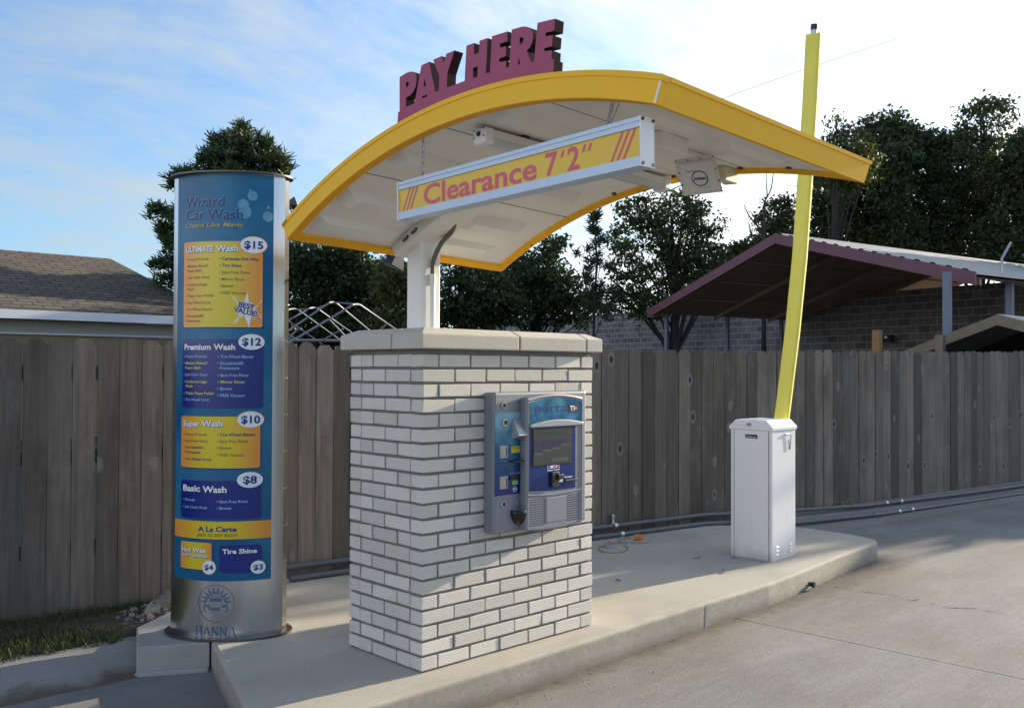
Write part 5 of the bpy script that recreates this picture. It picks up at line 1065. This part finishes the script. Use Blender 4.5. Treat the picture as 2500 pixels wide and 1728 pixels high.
# ================================================================ CARPORTS, BLOCK WALL
zE = 3.0
Le, Re, Ap = np.array([17.43, 12.16, zE]), np.array([13.2, 2.23, zE]), np.array([15.25, 7.04, 4.32])
rd = np.array([math.cos(R_(-9.5)), math.sin(R_(-9.5)), 0.0])
root = thing('carport', 'open carport with pale tin roof, faded red edge trim and dark rusty underside', 'carport', (14, 4, ZG))
LL, LR, LA = 9.24, 13.0, 13.0; gd = (Re-Le)/np.linalg.norm(Re-Le)
dn = np.array([0, 0, -0.05])
b = MB()
def corr(P0, P1, Q0, Q1, n, h):   # corrugated sheet between gable edge P and far edge Q
    vs = []; nn = np.cross(P1-P0, Q0-P0); nn /= np.linalg.norm(nn)
    if nn[2] < 0: nn = -nn
    for i in range(n*4+1):
        t = i/(n*4); k = h if i % 4 in (1, 2) else 0.0
        vs += [P0*(1-t)+P1*t+nn*k, Q0*(1-t)+Q1*t+nn*k]
    b.add(vs, [(2*i, 2*i+1, 2*i+3, 2*i+2) for i in range(n*4)])
LAs = 9.1
corr(Ap, Re, Ap+rd*LA, Re+rd*LR, 15, 0.06); corr(Ap, Le, Ap+rd*LAs, Le+rd*LL, 26, 0.03); b.build('roof', M_tin, root)
b = MB()
b.add([Ap+dn, Le+dn, Le+rd*LL+dn, Ap+rd*LAs+dn], [(0, 1, 2, 3)]); b.add([Ap+dn, Re+dn, Re+rd*LR+dn, Ap+rd*LA+dn], [(0, 1, 2, 3)]); b.build('underside', M_under, root)
b = MB()
for t in (0.02, 0.27, 0.52, 0.77, 0.985):
    for P_0, lim in ((Le, LL), (Re, LL)):
        a0, a1 = P_0+rd*lim*t+dn*1.2, Ap+rd*LAs*t+dn*1.2; d = a1-a0; c = (a0+a1)/2+np.array([0, 0, -0.06])
        b = MB(); b.obox(c, d/2*0.99, rd*0.03, np.array([0, 0, 0.055])); b.build('rafter', M_under, root)
for s in (0.25, 0.5, 0.75): b = MB(); a0 = Le*(1-s)+Ap*s; b.obox(a0+rd*LL*0.5+dn*1.3+np.array([0, 0, -0.012]), rd*LL*0.49, gd*0.02, np.array([0, 0, 0.018])); b.build('purlin', M_under, root)
b = MB()
for P_, Q_ in ((Ap, Le), (Ap, Re)):
    d = (Q_-P_); c = (P_+Q_)/2-rd*0.02+np.array([0, 0, -0.07]); b.obox(c, d/2*1.005, rd*0.018, np.array([0, 0, 0.11]))
b.build('red_trim', M_redtrim, root)
def post(p, zt, w, m_=M_post):
    b = MB(); b.box(p[0]-w, p[0]+w, p[1]-w, p[1]+w, ZG, zt); b.build('post', m_, root)
for u in (1503, 1640, 1762, 1872, 1973):
    r = ray(u, 740); n_ = np.array([-rd[1], rd[0]]); t = ((Le+gd*0.35)[:2]-CP[:2])@n_/(r[:2]@n_); p = CP+r*t; post(p, zE+0.02, 0.045)
for u in (2136, 2277):
    r = ray(u, 700); n_ = np.array([-rd[1], rd[0]]); t = ((Re-gd*0.25)[:2]-CP[:2])@n_/(r[:2]@n_); p = CP+r*t; post(p, zE+0.03, 0.055)
pr0 = Ap+rd*7.2; root2 = root
root = thing('roof_rod', 'thin metal rod leaning on top of the tin carport roof', 'rod', tuple(hit(2260, 582, 0, 14.5)))
p0, p1 = at(2259, 583, 15.5), at(2280, 546, 15.5); b = MB(); b.tube([p0-np.array([0, 0, 0.25]), p0, p1], 0.022, 6); b.build('rod', M_galv, root)
# lower carport at the right edge
root = thing('carport', 'small low carport with weathered timber edge boards and a dark interior', 'carport', (12, 1.5, ZG))
dd = 13.2; A2, L2, R2 = at(2251, 708, dd), at(2020, 798, dd+1.2), at(2460, 760, dd-1.0); r2 = np.array([math.cos(R_(-3)), math.sin(R_(-3)), 0])*5
b = MB(); b.add([A2, R2, R2+r2, A2+r2, L2, L2+r2], [(0, 1, 2, 3), (0, 3, 5, 4)]); o = b.build('roof', M_tin, root); o.modifiers.new('t', 'SOLIDIFY').thickness = 0.02
b = MB(); z_ = np.array([0, 0, 0.075])
for P_, Q_ in ((A2, L2), (A2, R2)): b.obox((P_+Q_)/2-r2*0.004-z_*1.1, (Q_-P_)/2, r2*0.005, z_)
b.build('edge_board', M_oldwood, root)
b = MB(); e = r2*0.35; b.add([A2+e-z_, L2+e-z_, R2+e-z_, (L2[0]+e[0], L2[1]+e[1], ZG), (R2[0]+e[0], R2[1]+e[1], ZG)], [(0, 1, 3, 4, 2)]); b.build('interior_sheet', M_black if False else mat('interior_dark', (0.02, 0.017, 0.015), 0.95), root)  # near-black sheet standing in for the shade inside the carport
p = at(2120, 770, dd+0.3); b = MB(); b.box(p[0]-.055, p[0]+.055, p[1]-.055, p[1]+.055, ZG, hit(2120, 755, 0, p[0])[2]); b.build('post', M_oldwood, root)
p = at(1978, 765, 15.0); b = MB(); b.box(p[0]-.06, p[0]+.06, p[1]-.06, p[1]+.06, ZG, at(1978, 744, 15.0)[2]); tag(b.build('timber_post', M_orangewood), 'short orange brown timber post in front of the block wall', 'post')
# block wall
wz = 3.62
def wallpt(u, v): r = ray(u, v); t = (wz-CP[2])/r[2]; return CP+r*t
Wl, Wr = wallpt(1085, 731), wallpt(2330, 631); wd = Wr-Wl; wl = np.linalg.norm(wd); wd /= wl; wn = np.array([-wd[1], wd[0], 0])
ob = bpy.data.objects
b = MB(); b.box(0, wl+3, 0, 0.2, ZG, wz); o = b.build('block_wall', M_block); o.location = (Wl[0], Wl[1], 0); o.rotation_euler = (0, 0, math.atan2(wd[1], wd[0])); tag(o, 'long grey concrete block wall standing behind the carports', 'wall')
for u, v, lab in ((2003, 763, 'dark box light on the block wall nearer the orange timber post'), (2163, 757, 'dark box light on the block wall just left of the carport post')):
    r = ray(u, v); t = ((Wl[:2]-CP[:2])@wn[:2])/(r[:2]@wn[:2]); 
    if u == 2003: r = ray(1871+130, v)
    p = CP+r*t*0.985; root = thing('wall_light', lab, 'light', tuple(p), 0, 'box lights on the block wall')
    b = MB(); b.obox(p, wd*0.16, wn*0.06, np.array([0, 0, 0.10])); b.build('lamp_body', M_black, root); b = MB(); b.obox(p+wn*0.07*np.sign(-(wn@ray(u, v)))+np.array([0, 0, 0.03]), wd*0.04, wn*0.01, np.array([0, 0, 0.03])); b.build('lens', M_wtxt, root)

# ================================================================ BARE PIPE FRAME BEYOND THE FENCE
root = thing('pipe_shelter', 'bare galvanised pipe shelter of peaked hoops without cover beyond the fence', 'shelter', tuple(at(760, 800, 13.5)*np.array([1, 1, 0])+np.array([0, 0, ZG])))
def g4(x, y, d): return at((680+x/7.216)/SD, (720+y/7.216)/SD, d)
def hoop(pts, d0, d1, r=0.021):
    P = [g4(x, y, d0+(d1-d0)*i/(len(pts)-1)) for i, (x, y) in enumerate(pts)]
    P = [np.array([P[0][0], P[0][1], ZG])]+P+[np.array([P[-1][0], P[-1][1], ZG])]; b = MB(); b.tube(P, r, 6); b.build('hoop', M_tubeg, root, smooth=60)
hoop([(-250, 1060), (180, 840), (1310, 176), (1350, 164), (1400, 165), (1440, 180), (2100, 635), (2500, 905)], 12.0, 13.4, 0.015)
hoop([(-600, 1060), (150, 640), (895, 138), (935, 127), (965, 130), (1035, 158), (1655, 672), (1900, 880)], 12.8, 14.2, 0.014)
hoop([(-850, 1060), (-100, 600), (545, 236), (600, 222), (640, 226), (685, 242), (1335, 700), (1600, 890)], 13.6, 15.0, 0.013)
hoop([(-900, 900), (-300, 500), (180, 260), (225, 246), (275, 244), (345, 262), (1090, 800), (1200, 880)], 14.4, 15.8, 0.013)
hoop([(-500, 300), (-200, 260), (0, 330), (160, 452), (720, 835), (800, 900)], 15.2, 16.6, 0.013)
b = MB(); b.tube([g4(1400, 165, 12.9), g4(965, 132, 13.6), g4(690, 228, 14.2), g4(500, 250, 14.6), g4(345, 256, 15.0), g4(100, 262, 15.8)], 0.011, 6); b.build('ridge_pipe', M_tubeg, root, smooth=60)
b = MB(); b.tube([g4(200, 800, 13.2), g4(1200, 806, 13.6)], 0.022, 6); b.build('side_pipe', M_tubeg, root); b = MB(); b.tube([g4(900, 440, 12.8), g4(1200, 755, 12.9)], 0.013, 6); b.build('side_pipe', M_tubeg, root)
for x0, y0, x1, y1 in ((330, 600, 130, 820), (1140, 595, 760, 810), (1890, 525, 1640, 740), (140, 670, 340, 800)): b = MB(); b.tube([g4(x0, y0, 13), g4(x1, y1, 13)], 0.012, 6); b.build('brace', M_tubeg, root)

# ================================================================ TREES
def leaf_mesh(pts, nrm, size, asp, rng, droop=0.0):
    n = len(pts); a = rng.normal(size=(n, 3)); a /= np.linalg.norm(a, axis=1)[:, None]
    c = np.cross(a, rng.normal(size=(n, 3))); c /= np.linalg.norm(c, axis=1)[:, None]
    s = size*(0.6+0.8*rng.random(n))[:, None]; A = a*s; B = c*s*asp
    v = np.stack([pts-A, pts-A*0.1+B, pts+A, pts-A*0.1-B], 1).reshape(-1, 3); return v
def mesh_quads(name, v, m_, parent):
    me = bpy.data.meshes.new(name); n = len(v)//4
    inv = np.array(ROOTM[parent.name]); v = v@inv[:3, :3].T+inv[:3, 3]
    me.vertices.add(len(v)); me.vertices.foreach_set('co', v.astype(np.float32).ravel()); me.loops.add(4*n); me.loops.foreach_set('vertex_index', np.arange(4*n, dtype=np.int32))
    me.polygons.add(n); me.polygons.foreach_set('loop_start', np.arange(0, 4*n, 4, dtype=np.int32)); me.polygons.foreach_set('loop_total', np.full(n, 4, dtype=np.int32)); me.update(); me.validate()
    me.materials.append(m_); o = bpy.data.objects.new(name, me); COL.objects.link(o); o.parent = parent; ROOTM[o.name] = ROOTM[parent.name]; return o
def tree(name, label, depth, trunk_u, blobs, leaf, dens=1.0, size=0.10, asp=0.55, clump=0.34, seed=1, group=None, limb_r=0.16, limbs=True, kind='leaf', trunk_top=None, ddep=0.0):
    """blobs: (u, v, ru, rv[, density]) outline ellipses of the crown as measured in the photo, given their real size at the tree's own distance"""
    rng = np.random.default_rng(seed); k = depth/2113.0; size = size*0.68 if kind == 'leaf' else size
    base = at(trunk_u, 832, depth); base[2] = ZG
    root = thing(name, label, 'tree', tuple(base), 0, group)
    fw = np.array([math.cos(0.803), math.sin(0.803), 0]); V = []; limbp = []
    tv = min(bl[1] for bl in blobs)
    for bl in blobs:
        u, v, ru, rv = bl[:4]; dn_ = bl[4] if len(bl) > 4 else 1.0
        c = at(u, v, depth+rng.normal(0, 0.25*ru*k)); Rx, Rz = ru*k, rv*k; Ry = 0.8*(Rx+Rz)/2+0.3
        vol_area = math.pi*Rx*Rz; nc = max(6, int(dens*dn_*vol_area/(clump*clump)*(2.7 if kind == 'leaf' else 1.8)))
        d = rng.normal(size=(nc, 3)); d /= np.linalg.norm(d, axis=1)[:, None]; rad = (0.25+0.75*rng.random(nc)**0.55)[:, None]
        cl = c+(d*rad)*np.array([1, 1, 0])*((Rx+Ry)/2)+(d*rad)*np.array([0, 0, 1])*Rz
        # keep the crown's width as seen: scale the horizontal offset in the two directions
        rt = np.array([fw[1], -fw[0], 0]); off = (d*rad); cl = c+off[:, :1]*rt*Rx+off[:, 1:2]*fw*Ry+off[:, 2:3]*np.array([0, 0, 1])*Rz
        per = int((26 if kind == 'leaf' else 130)*(clump/0.34)**2*(0.10/size)**1.3)
        for p in cl:
            m_ = max(4, int(per*(0.5+rng.random())))
            if kind == 'needle':
                dirs = rng.normal(size=(m_, 3)); dirs[:, 2] = np.abs(dirs[:, 2])*0.8+0.1; dirs /= np.linalg.norm(dirs, axis=1)[:, None]
                q = p+rng.normal(size=(m_, 3))*clump*0.20; sd2 = np.cross(dirs, rng.normal(size=(m_, 3))); sd2 /= np.linalg.norm(sd2, axis=1)[:, None]
                L_ = (size*(0.7+0.6*rng.random(m_)))[:, None]; w = sd2*size*0.17
                V.append(np.stack([q-w*0.6, q+w*0.6, q+dirs*L_+w*0.25, q+dirs*L_-w*0.25], 1).reshape(-1, 3))
            else:
                q = p+rng.normal(size=(m_, 3))*clump*np.array([0.5, 0.5, 0.36]); V.append(leaf_mesh(q, None, size, asp, rng))
            if rng.random() < 0.10: limbp.append((c, p))
    mesh_quads('crown', np.concatenate(V), leaf, root)
    b = MB(); top = at(trunk_u, trunk_top if trunk_top else tv+25, depth); mid = (base+top)/2+np.array([rng.normal(0, .1), rng.normal(0, .1), 0])
    path = smooth_path([base, base*.6+mid*.4+rng.normal(0, .05, 3), mid, mid*.4+top*.6+rng.normal(0, .12, 3), top], 5); nn = len(path)
    b.tube(path, [limb_r*(1-0.85*i/(nn-1)) for i in range(nn)], 8); b.build('trunk', M_bark, root, smooth=60)
    if limbs and limbp:
        b = MB()
        for c, p in limbp[:46]:
            h = base[2]+(p[2]-base[2])*(0.45+0.25*rng.random()); i = min(range(nn), key=lambda j: abs(path[j][2]-h)); s = path[i]
            q = s*0.45+p*0.55+np.array([0, 0, 0.25*np.linalg.norm(p-s)*0.3]); b.tube([s, q, p], [limb_r*0.34*(1-.6*i/nn), limb_r*0.2*(1-.5*i/nn), 0.012], 5)
        b.build('limbs', M_bark, root, smooth=60)
    return root
GT = 'broadleaf trees behind the fence and carports'
tree('pine_tree', 'bushy pine with drooping left branches directly behind the price column', 24, 545, [(548, 312, 42, 26), (520, 330, 46, 30), (582, 328, 40, 30), (500, 352, 42, 34), (600, 352, 34, 34), (635, 372, 14, 16), (470, 372, 32, 26), (545, 360, 80, 50), (545, 430, 105, 70), (452, 398, 22, 16), (405, 392, 14, 18), (398, 418, 16, 18), (425, 440, 30, 30), (412, 470, 26, 24), (355, 482, 18, 18), (375, 498, 24, 22), (372, 525, 22, 18), (395, 545, 26, 26), (420, 520, 40, 40), (400, 590, 22, 22), (366, 608, 20, 18), (372, 632, 18, 14), (410, 630, 26, 30), (470, 520, 60, 80), (500, 600, 70, 70), (635, 375, 18, 22), (640, 390, 14, 16)],
     M_needle, dens=1.6, size=0.21, clump=0.30, seed=3, limb_r=0.20, kind='needle')
tree('broadleaf_tree', 'dense dark tree filling the gap between price column and canopy post', 27, 700, [(690, 640, 80, 90), (760, 640, 90, 90), (840, 660, 80, 85), (700, 730, 90, 60), (820, 740, 110, 50), (660, 590, 50, 45), (780, 590, 60, 40)], M_leaf, dens=1.25, size=0.11, seed=4, group=GT, limb_r=0.18)
tree('broadleaf_tree', 'olive tinted tree showing just left of the canopy post under the yellow edge', 23, 905, [(890, 620, 46, 40), (925, 640, 40, 50), (870, 660, 40, 40), (900, 720, 60, 50)], M_leaf2, dens=1.1, size=0.10, seed=5, group=GT, limb_r=0.12)
tree('broadleaf_tree', 'dark tree just right of the canopy post with sky showing through', 28, 1040, [(1020, 610, 70, 60, 0.8), (1080, 650, 80, 70), (1000, 690, 60, 50), (1060, 720, 90, 40), (1130, 690, 70, 50)], M_leaf, dens=1.0, size=0.11, seed=6, group=GT, limb_r=0.17)
tree('broadleaf_tree', 'dark tree below the rear corner of the canopy', 30, 1215, [(1200, 610, 70, 60), (1240, 570, 40, 40, .7), (1250, 650, 70, 60), (1190, 690, 80, 50), (1290, 690, 60, 50), (1160, 640, 50, 50)], M_leaf, dens=1.05, size=0.11, seed=7, group=GT, limb_r=0.17)
tree('pine_tree', 'slim ragged pine sapling between the canopy corner and the big open tree', 26, 1342, [(1342, 492, 9, 16), (1340, 520, 20, 14), (1345, 548, 26, 14), (1335, 575, 36, 15), (1348, 604, 38, 16), (1336, 634, 44, 16), (1346, 664, 46, 20), (1340, 700, 50, 30)], M_needled, dens=1.0, size=0.17, clump=0.26, seed=8, limb_r=0.07, kind='needle')
tree('broadleaf_tree', 'open tree with visible trunk and gaps of sky behind the antenna panel', 31, 1515, [(1515, 470, 70, 42, .85), (1440, 480, 50, 40, .8), (1580, 510, 52, 45, .8), (1410, 545, 42, 40, .8), (1480, 540, 60, 45, .8), (1550, 570, 60, 45, .8), (1610, 585, 40, 35, .7), (1420, 610, 50, 36, .75), (1500, 620, 60, 40, .8), (1580, 640, 60, 40, .8), (1400, 670, 50, 36, .9), (1470, 690, 70, 36, .9), (1630, 640, 30, 30, .8)], M_leaf3, dens=1.0, size=0.10, clump=0.30, seed=9, group=GT, limb_r=0.24)
tree('broadleaf_tree', 'low dark bush like tree behind the left slope of the red trimmed roof', 36, 1680, [(1680, 570, 46, 26), (1640, 600, 40, 30), (1720, 560, 40, 30), (1600, 640, 50, 36)], M_leaf, dens=1.1, size=0.12, seed=10, group=GT, limb_r=0.12)
tree('broadleaf_tree', 'small tree crowding the left side of the raised barrier arm', 33, 1755, [(1765, 470, 34, 30), (1745, 505, 36, 30), (1710, 490, 24, 14, .6), (1770, 530, 40, 40), (1725, 520, 24, 16, .7)], M_leaf3, dens=1.0, size=0.10, seed=11, group=GT, limb_r=0.12)
tree('broadleaf_tree', 'lighter leafy tree just right of the raised barrier arm', 30, 1880, [(1880, 290, 30, 28, .7), (1905, 320, 44, 40, .8), (1870, 340, 34, 36, .8), (1930, 370, 46, 46), (1900, 400, 60, 50)], M_leaf2, dens=0.9, size=0.10, seed=12, group=GT, limb_r=0.16)
tree('broadleaf_tree', 'tall dark tree above the right tip of the canopy', 34, 1990, [(1985, 300, 54, 40), (2005, 280, 24, 22), (2040, 310, 40, 36), (1990, 360, 80, 60), (1880, 430, 70, 70), (1960, 440, 100, 80), (1870, 510, 80, 60), (1980, 530, 110, 70)], M_leaf, dens=1.2, size=0.12, seed=13, group=GT, limb_r=0.24)
tree('broadleaf_tree', 'broad dark tree over the middle of the tin carport roof', 35, 2110, [(2060, 330, 46, 40), (2110, 330, 44, 34, .8), (2090, 390, 90, 60), (2100, 470, 110, 80), (2080, 560, 110, 60), (2150, 350, 40, 40)], M_leaf, dens=1.2, size=0.12, seed=14, group=GT, limb_r=0.24)
tree('broadleaf_tree', 'tall tree with a wispy see through top near the right edge', 36, 2215, [(2200, 258, 46, 32, .55), (2250, 235, 36, 26, .6), (2270, 265, 24, 24, .5), (2190, 300, 50, 36, .55), (2225, 340, 60, 40, .7), (2170, 330, 50, 40, .8), (2200, 420, 90, 70), (2200, 520, 100, 70)], M_leaf3, dens=1.05, size=0.11, seed=15, group=GT, limb_r=0.24)
tree('broadleaf_tree', 'dark tree cut by the right edge of the view', 33, 2330, [(2310, 330, 46, 44), (2290, 370, 60, 50), (2320, 430, 90, 80), (2300, 530, 100, 80), (2280, 590, 90, 40)], M_leaf, dens=1.2, size=0.12, seed=16, group=GT, limb_r=0.24)
# dead snag
dsn = 29; root = thing('dead_tree', 'bare grey snag with thin forked branches behind the carport ridge', 'tree', tuple(at(1728, 832, dsn)*np.array([1, 1, 0])+np.array([0, 0, ZG])))
def c7(x, y): return at((1400+x/3.12)/SD, (160+y/3.12)/SD, dsn)
b = MB(); b.tube([at(1722, 832, dsn), c7(1450, 1310), c7(1452, 1150), c7(1455, 1030)], [0.09, 0.06, 0.05, 0.035], 6); b.build('trunk', M_bark, root, smooth=60)
b = MB()
for pts, r in (([(1455, 1040), (1475, 990), (1468, 880), (1470, 800)], .02), ([(1460, 1035), (1505, 940), (1520, 840), (1530, 800)], .02), ([(1455, 1035), (1432, 1005)], .018), ([(1445, 1300), (1400, 1220), (1340, 1150), (1300, 1065)], .03), ([(1440, 1300), (1360, 1290), (1345, 1240), (1333, 1195)], .03), ([(1400, 1220), (1380, 1160), (1355, 1130)], .014)):
    b.tube(smooth_path([c7(*p) for p in pts], 4), np.linspace(r*1.3, r*.45, (len(pts)-1)*4+1), 5)
b.build('branches', M_bark, root, smooth=60)
# overhead wire
b = MB(); P = [at(1560, 246, 24)+np.array([-.6, 0, -.3]), at(1632, 222, 24), at(1815, 157, 25.5), at(2150, 45, 28), at(2500, -80, 31)]; b.tube(smooth_path(P, 8), 0.006, 5); tag(b.build('overhead_wire', M_dark), 'thin overhead wire crossing the bright sky behind the barrier arm', 'wire')
for me in list(bpy.data.meshes):
    if me.users == 0: bpy.data.meshes.remove(me)
# tree by the drive, right of the view: its crown throws the soft shade along the fence
rng = np.random.default_rng(21); tc_ = np.array([25.0, 1.05, 3.4]); root = thing('broadleaf_tree', 'round tree by the drive beyond the right edge of the view', 'tree', (25, 0.7, ZG), 0, GT)
V = []
for i in range(900):
    d = rng.normal(size=3); d /= np.linalg.norm(d); p = tc_+d*rng.random()**0.4*np.array([2.6, 3.3, 4.4])
    if p[2] < 0.4: continue
    V.append(leaf_mesh(p+rng.normal(size=(14, 3))*0.28, None, 0.24, 0.6, rng))
mesh_quads('crown', np.concatenate(V), M_leaf, root); b = MB(); b.tube([(25, 0.7, ZG), (25.1, 0.65, 2), (25, 0.7, 5)], [0.2, 0.15, 0.05], 8); b.build('trunk', M_bark, root, smooth=60)
